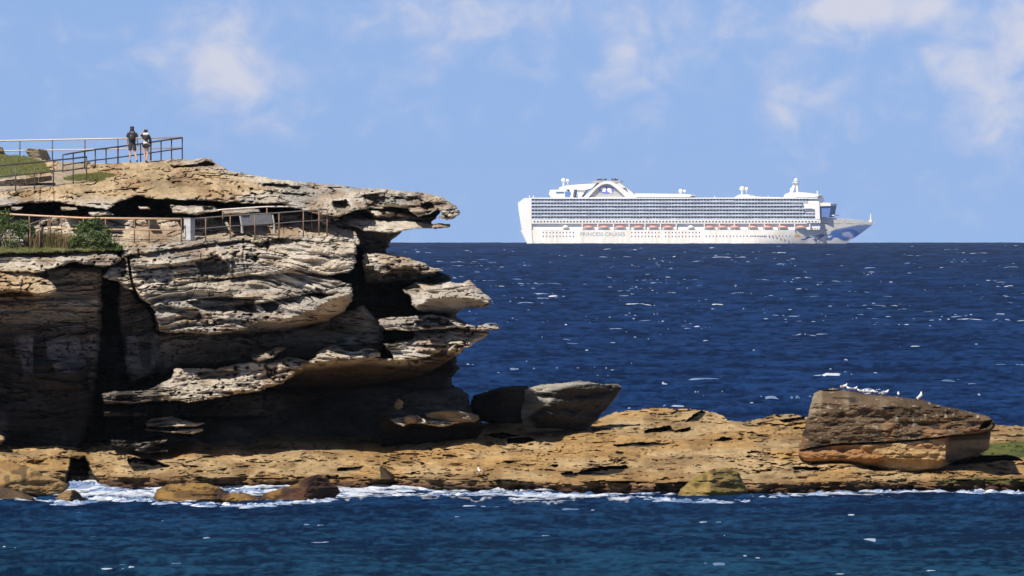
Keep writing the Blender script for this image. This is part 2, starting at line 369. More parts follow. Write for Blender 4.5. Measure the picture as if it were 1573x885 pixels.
# colour of the stone, with some light and shade painted in
cream = C3(.66,.575,.46); grey = C3(.45,.42,.38); ochre = C3(.62,.43,.21); dark = C3(.075,.066,.058); rust = C3(.30,.15,.06); white = C3(.72,.65,.56)
Cc = mixc(np.broadcast_to(cream, U.shape + (3,)), grey, sst(.40, .65, vn(XM * .5, ZM * 1.5, 31)) * .8)
Cc = mixc(Cc, cream, LITB * .8)  # sunlit bands painted paler
Cc = mixc(Cc, white, sst(.55, .8, vn(XM * .8, Zs * 3, 32)) * .7)
och = np.maximum(sst(-10, 10, sdf([(LX,236),(260,246),(330,262),(420,290),(330,306),(60,306),(LX,315)], U, V)) * sst(.25, .6, vn(XM * .5, ZM * 1.6, 33)),
     np.maximum(sst(-8, 6, sdf([(LX,415),(60,416),(86,445),(60,457),(LX,452)], U, V)) * .9, sst(-4, 3, sdf([(180,356),(520,352),(520,360),(330,368),(190,378)], U, V)) * .5))
Cc = mixc(Cc, ochre, och * .75)
Cc = mixc(Cc, rust, sst(.66, .8, vn(XM * .9, ZM * 1.8, 34)) * .4)
Cc = mixc(Cc, dark, np.clip(CARVE, 0, 1) * .35)  # shade of the hollows painted in
Cc = mixc(Cc, dark, np.clip(crack * .35 + pit * .2 + lines * .55 + joint * .3, 0, .85))
Cc = Cc * (0.80 + .34 * vn(XM * 2.5, Zs * 7, 141))[..., None] * (.86 + .25 * vn(XM * .7, Zs * 2.2, 142))[..., None]
# cave shade painted in; black water stains low down, dripping on the left wall
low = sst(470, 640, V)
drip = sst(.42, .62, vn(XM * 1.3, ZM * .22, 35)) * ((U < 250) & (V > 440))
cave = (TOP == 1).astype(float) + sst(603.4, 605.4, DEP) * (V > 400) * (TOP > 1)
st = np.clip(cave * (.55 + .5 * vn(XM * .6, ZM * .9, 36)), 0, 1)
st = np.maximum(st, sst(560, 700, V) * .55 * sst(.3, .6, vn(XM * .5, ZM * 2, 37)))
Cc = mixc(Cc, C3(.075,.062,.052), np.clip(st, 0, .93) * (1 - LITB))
Cc = mixc(Cc, C3(.02,.018,.017), (TOP == FOOT) * .95)  # foot block blackened in place of its shadow
Cc = mixc(Cc, C3(.06,.055,.055), sst(256, 240, U) * sst(455, 560, V) * .7)  # painted shade on the left wall, deepening downwards
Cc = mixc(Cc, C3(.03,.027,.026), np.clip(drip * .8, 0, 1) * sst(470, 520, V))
pat = sst(.42, .6, vn(XM * 1.9, ZM * .5, 151)) * sst(512, 522, V + 6 * fbm(XM, ZM, 152)) * sst(580, 560, V) * sst(252, 244, U) * (1 - LITB)
Cc = mixc(Cc, C3(.34,.32,.32), pat * .8)
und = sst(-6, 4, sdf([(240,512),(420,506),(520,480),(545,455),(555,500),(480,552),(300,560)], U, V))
Cc = mixc(Cc, C3(.20,.125,.07), und * .5)  # painted shade under the main bulge
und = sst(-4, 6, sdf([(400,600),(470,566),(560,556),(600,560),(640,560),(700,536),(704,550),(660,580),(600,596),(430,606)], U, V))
Cc = mixc(Cc, C3(.07,.048,.034), und * .9 * (1 - LITB))  # painted shade on the underside of the lower ledges
# soil and concrete on the plateau, upper left
grassreg = np.maximum(sst(-2, 1.5, sdf([(LX,225),(0,235),(40,239),(66,247),(78,262),(50,267),(0,274),(LX,285)], WU, WV)), sst(-2, 1.5, sdf([(95,272),(130,266),(165,266),(178,270),(150,279),(100,277)], WU, WV)))
grassreg = np.maximum(grassreg, sst(-2, 2, sdf([(LX,376),(60,380),(100,384),(185,378),(188,384),(150,389),(60,391),(LX,392)], WU, WV)))
Cc = mixc(Cc, C3(.11,.13,.035), grassreg * .9)
pathreg = sst(-1.5, 1.5, sdf([(LX,284),(0,278),(80,270),(90,250),(130,252),(135,278),(90,286),(0,296),(LX,306)], U, V))
Cc = mixc(Cc, C3(.46,.38,.29), pathreg * .8 * (1 - grassreg))
DEP2 = np.where((pathreg > .5) | (grassreg > .5), DEP + rel * .25, DEP2)
tipf = sst(690, 735, U) * (V > 400)
BACK = np.maximum(DEP2 + 5, 624.0) * (1 - tipf) + (DEP2 + 1.2) * tipf
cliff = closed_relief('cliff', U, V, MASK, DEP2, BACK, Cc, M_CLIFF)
tag(cliff, 'layered cream and grey sandstone headland with overhanging ledges above the sea', None, kind='structure')

# ------------------------------------------------------------------ THE ROCK SHELF
US, VS = grid(-300, 1880, 620, 780, 1.15)
XS = (US - 786.5) / 31.6; ZS = (VL - VS) / 31.6
WUs, WVs = warp(US, VS, .7, 9)
vw = np.interp(US, [-300,0,110,135,200,600,900,1010,1100,1200,1330,1573,1880], [752,751,750,747,750,750,757,757,758,759,755,752,750]) + 1.5 * fbm(US / 40, US * 0, 41, 3)
sky_v = [(-320,676),(0,677),(60,677),(150,679),(190,684),(196,664),(600,640),(725,652),(745,650),(770,645),(803,646),(850,650),(885,653),(905,655),(925,641),(945,632),(975,629),(1000,627),(1060,627),(1082,629),(1100,634),(1112,638),(1121,646),(1145,648),(1160,643),(1190,637),(1215,635),(1240,640),(1300,648),(1520,650),(1535,652),(1573,655),(1900,662),(1900,800),(-320,800)]
ms = sdf(sky_v, WUs, WVs) > 0
Dfront = Dw(vw)
top = vw - 14 - 5 * vn(US / 30, US * 0, 42)
hgt = top - VS
q = (hgt + 10 * fbm(US / 90, VS / 26, 43, 3)) / 8.0
fq = q - np.floor(q)
stair = (np.floor(q) + np.clip((fq - .42) / .58, 0, 1) ** 1.5) * 8.0
q2 = (hgt + 7 * fbm(US / 34, VS / 9, 44, 3)) / 3.0; f2 = q2 - np.floor(q2)
stair2 = (np.floor(q2) + np.clip((f2 - .5) / .5, 0, 1)) * 3.0
Dp = Dfront + np.where(hgt > 0, .40 * (.5 * stair + .3 * stair2 + .2 * hgt), -.02 * hgt)
leftshelf = sst(215, 160, US)
Zq = ZS + .35 * fbm(XS * .2, ZS * .8, 143, 3) + .02 * XS
sq = Zq * 3.4 + .9 * fbm(XS * .5, ZS * 1.6, 144, 3); lnS = sst(.05, .01, np.abs(fbm(XS * .32, Zq * 2.3, 145, 4, .55))) * sst(.38, .55, vn(XS * .5, ZS * 1.7, 146))
lnS = np.maximum(lnS, .6 * sst(.06, .01, np.abs(fbm(XS * 1.1, Zq * 5.5, 147, 3, .5))) * sst(.5, .68, vn(XS * .9, ZS * 2.5, 148)))
Dp += (.9 * (1 - (sq - np.floor(sq))) * sst(.4, .6, vn(XS * .25, np.floor(sq) * 3.3, 149)) + 1.0 * lnS) * (hgt > -2)
Dp += 1.2 * fbm(XS * .7, ZS * 2.5, 45, 4, .6) + .35 * fbm(XS * 3, ZS * 9, 46, 3)
# undercut slits below little ledges, one standing in for the big boulder's shadow
sl = vn(US / 34, VS / 4.2, 47) + .35 * vn(US / 9, VS / 2.2, 48)
slz = sst(.4, .62, vn(US / 70, VS / 18, 49))
slit = sst(.245, .205, sl) * slz * (hgt > 4)
traced = [([(880,728),(905,720),(935,716),(962,715),(966,720),(950,728),(915,731)],2),([(990,662),(1005,657),(1030,653),(1036,662),(1015,664),(992,666)],2),
          ([(1040,660),(1060,656),(1062,661),(1048,664)],1.5),([(780,674),(815,672),(824,676),(806,682),(780,682)],2.2),
          ([(860,726),(880,724),(890,731),(872,734)],1.6),([(520,718),(560,716),(552,722),(520,724)],1.5),([(196,704),(230,706),(262,716),(236,722),(206,724),(196,712)],2.2),
          ([(1052,648),(1078,630),(1086,636),(1074,648)],1.2),([(1216,718),(1262,719),(1258,724),(1222,723)],1.6),([(940,683),(1000,680),(1040,682),(1000,687),(950,687)],1.0),
          ([(1096,676),(1110,672),(1128,676),(1112,679)],1.4),([(1195,645),(1235,640),(1237,646),(1205,650)],1.4),([(740,668),(770,664),(800,670),(770,674)],1.8),([(330,722),(350,718),(345,724)],1.4),([(1340,714),(1400,720),(1470,708),(1510,699),(1556,700),(1570,708),(1520,711),(1450,715),(1400,724)],3.2)]
trc = np.zeros(US.shape)
for p, a in traced:
    sl_ = sst(-.4, 1.2, sdf(p, WUs, WVs)); slit = np.maximum(slit, sl_ * a); trc = np.maximum(trc, sl_)
Dp += 1.5 * slit
# dark gap between the shelf and the left rocks
gap = sst(-1, 2, sdf([(100,748),(106,716),(110,703),(122,706),(132,702),(138,715),(150,740),(152,750),(100,752)], WUs, WVs)) 
Dp += gap * 8
DS = Dp
ochS = C3(.53,.33,.135); tanS = C3(.59,.43,.235); brn = C3(.17,.095,.05); wet = C3(.085,.045,.035); grn = C3(.07,.12,.025)
Cs = mixc(np.broadcast_to(ochS, US.shape + (3,)), tanS, sst(.35, .65, vn(XS * .4, ZS * 2.2, 51)) * .8)
Cs = mixc(Cs, C3(.30,.18,.075), sst(.55, .8, vn(XS * .9, ZS * 3.5, 52)) * .6)
Cs = mixc(Cs, C3(.10,.075,.05), np.clip(np.maximum(slit, lnS * .8), 0, 1) * .75)
Cs = Cs * (.80 + .34 * vn(XS * 1.6, ZS * 9, 150))[..., None] * (.85 + .25 * vn(XS * .4, ZS * 3, 151))[..., None]
Cs = mixc(Cs, C3(.03,.025,.02), trc)  # traced slits painted black as shadow
speck = sst(.17, .10, vn(XS * 5, ZS * 14, 53)) * sst(.4, .6, vn(XS * .6, ZS * 2, 54))
Cs = mixc(Cs, C3(.12,.08,.05), speck * .8)
wl = vw - VS
Cs = mixc(Cs, brn, sst(24, 8, wl + 9 * fbm(US / 22, VS / 9, 55, 3)) * .75)
Cs = mixc(Cs, wet, sst(12, 4, wl + 5 * fbm(US / 14, VS / 6, 56, 3)) * .9)
Cs = mixc(Cs, grn, sst(-1.5, 2, sdf([(1505,680),(1573,678),(1880,676),(1880,704),(1573,704),(1540,699),(1500,702)], WUs, WVs)) * .85)
Cs = mixc(Cs, grn * .8, sst(-2, 3, sdf([(1430,738),(1500,733),(1573,735),(1880,735),(1880,746),(1573,744),(1440,744)], WUs, WVs)) * .7)
Cs = mixc(Cs, C3(.05,.045,.045), gap)
shelf = closed_relief('rock_shelf', US, VS, ms, DS, np.maximum(DS + 3, 660.0), Cs, M_PLAT)
tag(shelf, 'flat ochre wave cut rock shelf along the water', kind='structure')
def shelf_at(u, v):
    i = int(round((u + 300) / 1.15)); j = int(round((v - 620) / 1.15))
    return float(np.median(DS[j-2:j+3, i-2:i+3]))

# ------------------------------------------------------------------ BOULDERS
SOFT = .35
def boulder(name, outline, D, planes, thick, colf, label, R=4, A=.6, seed=0, amp=.35, group=None, st=.9, w=.45, uc=None, mat=None, pre=None):
    p = np.array(outline, float)
    u, v = grid(p[:,0].min() - 4, p[:,0].max() + 4, p[:,1].min() - 4, p[:,1].max() + 4, st)
    wu, wv = warp(u, v, w, seed)
    s = sdf(p, wu, wv)
    c = uc or (p[:,0].mean(), p[:,1].mean())
    d = np.full(u.shape, -1e9)
    for a, b, k in planes:      # range = max of tilted facets
        e_ = D + a * (u - c[0]) + b * (v - c[1]) + k; d = e_ if d[0,0] < -1e8 else .5 * (d + e_ + np.sqrt((d - e_) ** 2 + SOFT ** 2))
    x = (u - 786.5) / 31; z = (VL - v) / 31
    q = 1 - np.clip(s / R, 0, 1)
    rnd = A * (1 - np.sqrt(np.maximum(1 - q * q, 0)))
    f = d + rnd + amp * fbm(x * 1.3, z * 2.6, seed + 60, 5, .6) + amp * .8 * (vn(x * .5, z * 5, seed + 61) - .5)
    f = f + amp * 2.0 * np.clip(.28 - vn(x * 1.2, z * 7, seed + 62), 0, 1)
    if pre is not None: f = f + pre(u, v, wu, wv)
    bk = np.maximum(D + thick - rnd * 2, f + .3)
    col = colf(u, v, x, z, f, wu, wv)
    o = closed_relief(name, u, v, s > 0, f, bk, col, mat or M_BOULD)
    # origin at the foot of the stone
    o['label'] = label; o['category'] = 'boulder'
    if group: o['group'] = group
    return o
def flatcol(c1, c2, c3=(.06,.05,.045), sd=70):
    def f(u, v, x, z, d, wu, wv):
        c = mixc(np.broadcast_to(C3(*c1), u.shape + (3,)), C3(*c2), sst(.35, .65, vn(x * 1.1, z * 2.2, sd)))
        return mixc(c, C3(*c3), sst(.62, .82, vn(x * 2.4, z * 3.4, sd + 1)) * .8)
    return f
# big boulder with the gulls: dark weathered cap over a bare tan base
capline = [(1200,600),(1560,600),(1560,664),(1516,664),(1450,671),(1400,677),(1345,680),(1290,682),(1265,685),(1240,690),(1222,694),(1200,700)]
def bigpre(u, v, wu, wv):
    cap = sdf(capline, wu, wv)
    low_ = sst(.5, -1.5, cap)
    d = low_ * .25 + 1.5 * sst(2.2, .3, np.abs(cap)) * (cap < 1)
    d += low_ * sst(1452, 1458, wu) * (.10 * (u - 1455) + 1.4)
    d += .05 * np.clip(v - 705, 0, 99) * low_           # base leans back in
    d += sst(-1, 1.5, sdf([(1512,648),(1526,645),(1516,657),(1504,660)], wu, wv)) * 1.5
    return d
def bigcol(u, v, x, z, d, wu, wv):
    cap = sst(-.8, .8, sdf(capline, wu, wv))
    base = mixc(np.broadcast_to(C3(.46,.31,.15), u.shape + (3,)), C3(.36,.19,.08), sst(.45, .7, vn(x * .9, z * 1.8, 81)))
    base = mixc(base, C3(.10,.075,.05), sst(1452, 1460, wu + .3 * (v - 680)) * .85)  # right facet of the base darkened as painted shade
    base = mixc(base, C3(.56,.42,.24), sst(.6, .8, vn(x * .7, z * 2.5, 82)) * .6)
    topc = mixc(np.broadcast_to(C3(.10,.068,.04), u.shape + (3,)), C3(.17,.115,.07), sst(.35, .7, vn(x * .8, z * 1.4, 83)))
    topc = mixc(topc, C3(.34,.19,.09), sst(.6, .8, vn(x * .9, z * .5, 84)) * sst(630, 668, v) * .8)
    topc = mixc(topc, C3(.38,.31,.21), sst(.55, .8, vn(x * 2.2, z * .55, 85)) * sst(1420, 1250, u) * .7)
    topc = mixc(topc, C3(.40,.35,.28), sst(.8, .92, vn(x * 5, z * 9, 86)) * .8)
    topc = mixc(topc, C3(.04,.034,.03), sst(.24, .1, vn(x * 1.2, z * 6, 87)) * .9)
    return mixc(base, topc, cap)
BIG = [(1226,700),(1229,680),(1236,655),(1243,628),(1250,604),(1258,599),(1280,596),(1300,600),(1340,606),(1390,610),(1420,615),(1450,624),(1490,632),(1520,640),(1528,648),(1531,654),(1522,664),(1520,690),(1505,698),(1470,708),(1440,722),(1400,727),(1365,723),(1340,716),(1290,711),(1235,709)]
boulder('boulder', BIG, 584.6, [(-.004, .0, 0), (-.06, .0, -7.2), (0, -.16, -6.2)], 10, bigcol, 'huge boulder with dark weathered cap and tan base, alone on the shelf', R=6, A=1.1, seed=5, amp=.34, w=.3, uc=(1375, 660), pre=bigpre)
# boulder in front of the black one
BM = [(800,634),(802,622),(806,611),(805,598),(830,591),(865,588),(890,584),(906,586),(925,590),(950,590),(957,596),(950,608),(935,626),(921,640),(908,655),(900,665),(880,661),(850,659),(803,657),(801,645)]
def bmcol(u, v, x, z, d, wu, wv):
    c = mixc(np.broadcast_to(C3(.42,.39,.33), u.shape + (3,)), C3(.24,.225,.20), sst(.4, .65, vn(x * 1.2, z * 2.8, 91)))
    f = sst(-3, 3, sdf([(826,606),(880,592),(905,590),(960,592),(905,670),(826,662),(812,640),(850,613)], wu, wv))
    return mixc(c, C3(.042,.042,.042), f * .92)  # unlit undercut front painted black as shade
boulder('boulder', BM, 604.0, [(-.045, 0, .6), (.055, .02, 0.4), (.01, .085, .1), (0, -.25, -5.4)], 6, bmcol, 'pale topped boulder with shaded undercut face between the cliff foot and the shelf hump', R=3, A=.6, seed=8, amp=.75, w=.35, uc=(850, 622))
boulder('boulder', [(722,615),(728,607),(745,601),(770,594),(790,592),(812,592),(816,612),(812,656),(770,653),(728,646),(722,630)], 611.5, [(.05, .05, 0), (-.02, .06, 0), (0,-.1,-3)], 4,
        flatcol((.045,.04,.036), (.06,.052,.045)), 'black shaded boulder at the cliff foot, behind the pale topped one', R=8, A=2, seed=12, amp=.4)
LUMP = 'small rocks at the cliff foot'
boulder('boulder', [(652,636),(662,632),(680,630),(705,631),(722,634),(734,638),(737,646),(728,650),(710,648),(690,649),(668,646),(655,643)], 600.6, [(-.03,.05,0),(.03,0,0)], 3, flatcol((.36,.29,.19),(.25,.21,.15)), 'long low tan rock at the cliff foot beside the boulder with the shaded face', R=4, A=.8, seed=14, group=LUMP)
boulder('boulder', [(617,642),(625,638),(640,637),(648,641),(644,648),(628,652),(618,650)], 600.4, [(-.03,.05,0),(.06,0,0)], 2.5, flatcol((.38,.30,.20),(.28,.22,.15)), 'small rounded rock just left of the long low tan rock', R=4, A=.7, seed=15, group=LUMP)
boulder('boulder', [(604,626),(608,614),(614,612),(621,617),(619,626),(612,631)], 600.8, [(-.03,.05,0)], 2, flatcol((.33,.27,.17),(.20,.17,.12)), 'little upright rock lit in the dark cave mouth', R=3, A=.5, seed=16, group=LUMP)
# wedge on the shelf
def wedgecol(u, v, x, z, d, wu, wv):
    return mixc(np.broadcast_to(C3(.50,.31,.13), u.shape + (3,)), C3(.12,.10,.08), sst(582, 585, u + (v - 716) * -.9) * .8)  # right half painted dark as the side away from the sun
boulder('boulder', [(562,736),(570,722),(578,716),(586,715),(594,720),(604,728),(612,735),(596,737)], 584.6, [(-.05,.02,0),(.14,.0,-.9)], 2.5, wedgecol, 'small ochre wedge of rock lying on the middle of the shelf', R=2, A=.3, seed=17, amp=.12, w=.15, uc=(580,726))
# rocks in the surf
SURF = 'rocks standing in the surf'
boulder('boulder', [(1040,762),(1046,750),(1060,738),(1076,728),(1092,722),(1118,718),(1134,724),(1142,738),(1150,756),(1146,768),(1042,768)], 567, [(-.03,-.03,0),(.06,-.02,.4),(0,-.12,-2)], 4, flatcol((.34,.24,.085),(.27,.20,.06),(.11,.07,.03)), 'yellow ochre boulder at the water edge right of the middle', R=8, A=1.2, seed=18, amp=.3, group=SURF)
boulder('boulder', [(236,762),(240,752),(256,744),(290,741),(320,742),(338,748),(350,757),(372,756),(400,764),(402,774),(240,772)], 561, [(-.03,-.04,0),(.02,-.05,0)], 4, flatcol((.30,.18,.06),(.14,.08,.035),(.05,.03,.025)), 'knobbly brown rock awash in surf, left of its darker neighbour', R=7, A=1.2, seed=19, amp=.4, group=SURF)
boulder('boulder', [(398,770),(404,758),(430,750),(455,742),(470,733),(488,728),(500,730),(508,740),(520,748),(524,757),(512,768),(480,772),(420,774)], 559.5, [(-.03,-.04,0),(.08,-.02,0)], 4, flatcol((.24,.13,.045),(.10,.05,.03),(.045,.025,.02)), 'rust brown and black wet boulder in the surf, pointed towards its top', R=7, A=1.2, seed=20, amp=.35, group=SURF)
LEFT = 'rocks at the lower left shore'
boulder('boulder', [(-230,700),(-120,700),(-20,704),(20,709),(48,718),(68,730),(90,736),(106,744),(104,752),(86,764),(60,764),(20,758),(0,766),(-230,770)], 569.5, [(0,-.16,.4),(.05,-.03,.1)], 7, flatcol((.43,.28,.12),(.34,.20,.08),(.13,.09,.05)), 'wide smooth ochre rock at lower left sloping into the water', R=7, A=1.2, seed=21, amp=.4, group=LEFT, uc=(20,735))
boulder('boulder', [(-230,744),(-60,742),(0,746),(20,752),(50,762),(58,769),(-230,776)], 561.5, [(0,-.1,0)], 4, flatcol((.14,.09,.05),(.09,.06,.04)), 'low dark wet rock in the bottom left corner of the shore', R=5, A=.8, seed=22, group=LEFT)
boulder('boulder', [(82,771),(90,760),(102,753),(114,751),(124,758),(133,770),(110,774)], 559, [(-.05,-.03,0),(.1,0,0)], 2, flatcol((.28,.18,.08),(.12,.08,.05)), 'small pointed rock in the surf beside the smooth ochre rock', R=3, A=.6, seed=23, amp=.2, group=LEFT)
boulder('boulder', [(-230,660),(-60,662),(0,667),(8,670),(10,676),(2,684),(-230,690)], 600, [(0,-.03,0)], 4, flatcol((.42,.30,.16),(.30,.20,.1)), 'tan rock at the left edge above the ochre shelf', R=4, A=.7, seed=24, group=LEFT)
# top of the headland
TOPR = 'loose stones on the headland grass'
boulder('boulder', [(38,231),(42,227),(60,228),(72,230),(77,240),(79,246),(56,248),(44,241)], 617.5, [(-.02,.03,0),(.1,0,-.3)], 2, flatcol((.44,.37,.28),(.36,.30,.22),(.25,.2,.15)), 'pale blocky stone behind the grass on the headland top', R=2, A=.4, seed=25, amp=.12, w=.12, group=TOPR)
boulder('boulder', [(-26,224),(-10,222),(4,225),(9,238),(0,243),(-26,243)], 617.5, [(-.02,.03,0)], 2, flatcol((.44,.36,.28),(.36,.28,.22)), 'pink tan stone cut by the left edge on the headland top', R=2, A=.4, seed=26, amp=.12, w=.12, group=TOPR)
# ------------------------------------------------------------------ CRUISE SHIP (metres, local origin at the waterline amidships)
DSH = 10000.0; K = F / DSH; SU = 1067.0; SV = 374.6
ship = empty('cruise_ship', PV(SU + 4.2, SV, DSH), math.radians(-10))
tag(ship, 'white cruise ship with blue wave pattern on its bow steaming on the horizon', 'cruise ship')
sx = lambda u: (u - SU) / K / .985
sz = lambda v: (SV - v) / K
def spoly(pts): return [(sx(a), sz(b)) for a, b in pts]
M_WHITE = simple('ship white paint', (.86, .84, .81), .45, var=.08, scale=.05)
M_GLASS = simple('ship dark glass', (.10, .15, .26), .25, var=.4, scale=.3)
M_BALC = simple('ship balcony glass', (.50, .60, .78), .3, var=.35, scale=.25)
M_BLUE = simple('ship blue paint', (.11, .20, .48), .4)
M_GREYP = simple('ship grey panel', (.42, .42, .44), .6)
M_DARKP = simple('ship exhaust pipe', (.05, .045, .06), .5)
M_ORANGE = simple('lifeboat orange', (.74, .28, .18), .5)
M_LETTER = simple('ship lettering', (.30, .34, .42), .5)
M_GOLD = simple('ship bronze crest', (.35, .22, .10), .5)
HB = 17.5
# hull with painted pattern
hm, ht, hb = newmat('ship hull paint')
a_ = ht.n('ShaderNodeAttribute', attribute_name='tint'); tc_ = ht.n('ShaderNodeTexCoord')
mp_ = ht.n('ShaderNodeMapping', i={'Vector': tc_.outputs['Object'], 'Scale': (.25, 1, .03)})
nz_ = ht.n('ShaderNodeTexNoise', i={'Vector': mp_.outputs[0], 'Scale': 1.5, 'Detail': 4})
hm.node_tree.links.new(ht.mix(1, a_.outputs['Color'], ht.ramp(nz_.outputs[0], [(.3, (.88,.82,.74)), (.6, 1.0)]), 'MULTIPLY'), hb.inputs['Base Color'])
hb.inputs['Roughness'].default_value = .45
def hull_part():
    nS = 700; nT = 40
    s = np.linspace(0, 1, nS)[None, :] ** .85; t = np.linspace(-.12, 1, nT)[:, None]
    ubot = 811 + (1293 - 811) * s; utop = 800 + (1339 - 800) * s
    tt = np.clip(t, 0, 1)
    u = ubot * (1 - tt) + utop * tt + (1 - tt) * tt * 14 * sst(.9, 1, s)
    vtop = np.interp(u, [780, 1234, 1240, 1256, 1258, 1300, 1336, 1345], [353.3, 353.3, 344, 342, 333.8, 336.8, 341, 344])
    v = SV - (SV - vtop) * t
    x = sx(u); z = sz(v)
    fb = np.clip((s - .70) / .30, 0, 1)
    w = HB * (1 - fb ** (1.55 + .25 * tt)) * (1 - .12 * np.clip((.05 - s) / .05, 0, 1))
    w = np.maximum(w, .05)
    c = np.broadcast_to(C3(.88, .85, .80), u.shape + (3,)).copy()
    def z4(pts): return [(1230 + a / 13.68, 320 + b / 13.68) for a, b in pts]
    def paint(pts, col, c):
        m = sst(-.35, .35, sdf(z4(pts), u, v)); return mixc(c, C3(*col), m)
    c = paint([(560,500),(700,440),(1000,380),(1150,352),(1540,345),(1540,420),(1330,520),(1060,640),(940,640),(800,620),(700,560)], (.16,.26,.55), c)
    c = paint([(900,500),(960,495),(1020,560),(1050,630),(1000,640),(950,600),(860,590),(810,550),(840,515)], (.42,.50,.72), c)
    B = (.035, .12, .46)
    c = paint([(790,480),(900,435),(1040,440),(1120,480),(1165,540),(1110,590),(1040,620),(1030,540),(960,490),(870,480),(800,505)], B, c)
    c = paint([(600,500),(700,465),(790,480),(800,540),(850,600),(900,620),(950,640),(940,670),(880,690),(790,670),(720,620),(640,620),(590,680),(500,680),(470,640),(560,620),(620,580),(520,575),(480,560),(570,540)], (.05,.17,.55), c)
    c = paint([(230,640),(290,660),(370,610),(270,590),(360,550),(430,535),(480,575),(420,600),(350,650),(290,690),(230,670)], B, c)
    c = paint([(-20,650),(60,640),(110,605),(190,595),(240,620),(180,620),(120,640),(60,670),(-20,672)], B, c)
    c = mixc(c, C3(.28,.26,.22), sst(.5, .15, np.abs(v - np.interp(u, [1258,1300,1338],[343.6,343.4,345.2]))) * (u > 1240) * .8)
    c = mixc(c, C3(.05,.07,.12), sst(.9, .2, SV - v) * .85)
    A = np.stack([x, -w, z], -1).reshape(-1, 3); Bv = np.stack([x, w, z], -1).reshape(-1, 3)
    n = nS * nT; idx = np.arange(n).reshape(nT, nS)
    i00 = idx[:-1, :-1].ravel(); i01 = idx[:-1, 1:].ravel(); i10 = idx[1:, :-1].ravel(); i11 = idx[1:, 1:].ravel()
    Q = [np.stack([i00, i01, i11, i10], 1), np.stack([i00, i10, i11, i01], 1) + n]
    top = idx[-1]; Q.append(np.stack([top[:-1], top[1:], top[1:] + n, top[:-1] + n], 1))
    st = idx[:, 0]; Q.append(np.stack([st[:-1], st[1:], st[1:] + n, st[:-1] + n], 1))
    bw = idx[:, -1]; Q.append(np.stack([bw[1:], bw[:-1], bw[:-1] + n, bw[1:] + n], 1))
    bo = idx[0]; Q.append(np.stack([bo[1:], bo[:-1], bo[:-1] + n, bo[1:] + n], 1))
    cc = np.concatenate([c.reshape(-1, 3)] * 2)
    me = mesh_np('hull', np.concatenate([A, Bv]), np.concatenate(Q), cc, smooth=False)
    o = link('hull', me, hm, ship); o.location = (0, 0, 0)
hull_part()
def sprism(name, pts, y0, y1, mat, parent=None): return MB().prism(spoly(pts), y0, y1).build(name, mat, parent or ship)
# stern block with white side screens
sprism('stern', [(807,304.2),(818,304.2),(818,353.4),(820,374),(811,374.2),(802.5,350),(798.5,326),(797,311.5)], -HB - .2, HB + .2, M_WHITE)
# core of the accommodation
sprism('superstructure', [(817,306),(1256,306),(1259,336),(1259,353),(817,353)], -HB + 2.4, HB - 2.4, M_WHITE)
# six rows of balconies
for k in range(6):
    v0 = 305.6 + 5.33 * k
    ur = [1241, 1232, 1236, 1235, 1255, 1256][k]
    d = MB(); xa, xb = sx(817.5), sx(ur)
    for sgn in (-1, 1):
        y0, y1 = sorted((sgn * (HB - 2.2), sgn * HB))
        d.box(xa, xb, y0, y1, sz(v0 + 5.33), sz(v0 + 5.33) + .32)
    o = d.build('balcony_deck', M_WHITE, ship)
    p = MB()
    for sgn in (-1, 1):
        g = MB(); r = MB()
        ya = sgn * (HB - 2.35); yb = sgn * (HB - 2.2)
        g.box(xa, xb, min(ya, yb), max(ya, yb), sz(v0 + 5.33) + .33, sz(v0) - .05).build('glass_doors', M_GLASS, o)
        ya = sgn * (HB + .02); yb = sgn * (HB - .06); x = xa; zf = sz(v0 + 5.33) + .33
        pts = []
        while x < xb - 1:      # one continuous glazed rail, its top stepping a little from cabin to cabin
            w_ = min(random.choice((2.6, 2.6, 5.3)), xb - x); t_ = zf + .97 + random.uniform(-.06, .1); pts += [(x, t_), (x + w_ - .02, t_)]; x += w_
        r.prism([(pts[0][0], zf)] + pts + [(pts[-1][0], zf)], min(ya, yb), max(ya, yb)).build('balustrade', M_BALC, o)
        x = xa
        while x < xb:
            y0, y1 = sorted((sgn * (HB - 2.19), sgn * (HB - .35)))
            p.box(x, x + .14, y0, y1, sz(v0 + 5.33) + .33, sz(v0) - .02); x += 2.65
    p.build('partition', M_WHITE, o)['kind'] = 'stuff'
sprism('roof_edge', [(817,303.6),(1256,303.6),(1256,305.6),(817,305.6)], -HB, HB, M_WHITE)
# cabin deck with small windows above the boats
sprism('window_deck', [(817.5,337.7),(1260,337.7),(1260,342.6),(817.5,342.6)], -HB + .1, HB - .1, M_WHITE)
mw, tw, bw_ = newmat('cabin window pattern')
tcw = tw.n('ShaderNodeTexCoord'); spw = tw.n('ShaderNodeSeparateXYZ', i={0: tcw.outputs['Object']})
fx = tw.m('FRACT', tw.m('MULTIPLY', spw.outputs['X'], 1 / 2.75)); on = tw.m('MULTIPLY', tw.m('GREATER_THAN', fx, .48), tw.m('LESS_THAN', tw.m('ABSOLUTE', tw.m('ADD', spw.outputs['Z'], -sz(340.5))), .62))
mw.node_tree.links.new(tw.mix(on, (.78,.74,.68), (.06,.09,.15)), bw_.inputs['Base Color']); bw_.inputs['Roughness'].default_value = .4
sprism('window_band', [(819,338.9),(1258,338.9),(1258,342.2),(819,342.2)], -HB, HB, mw)
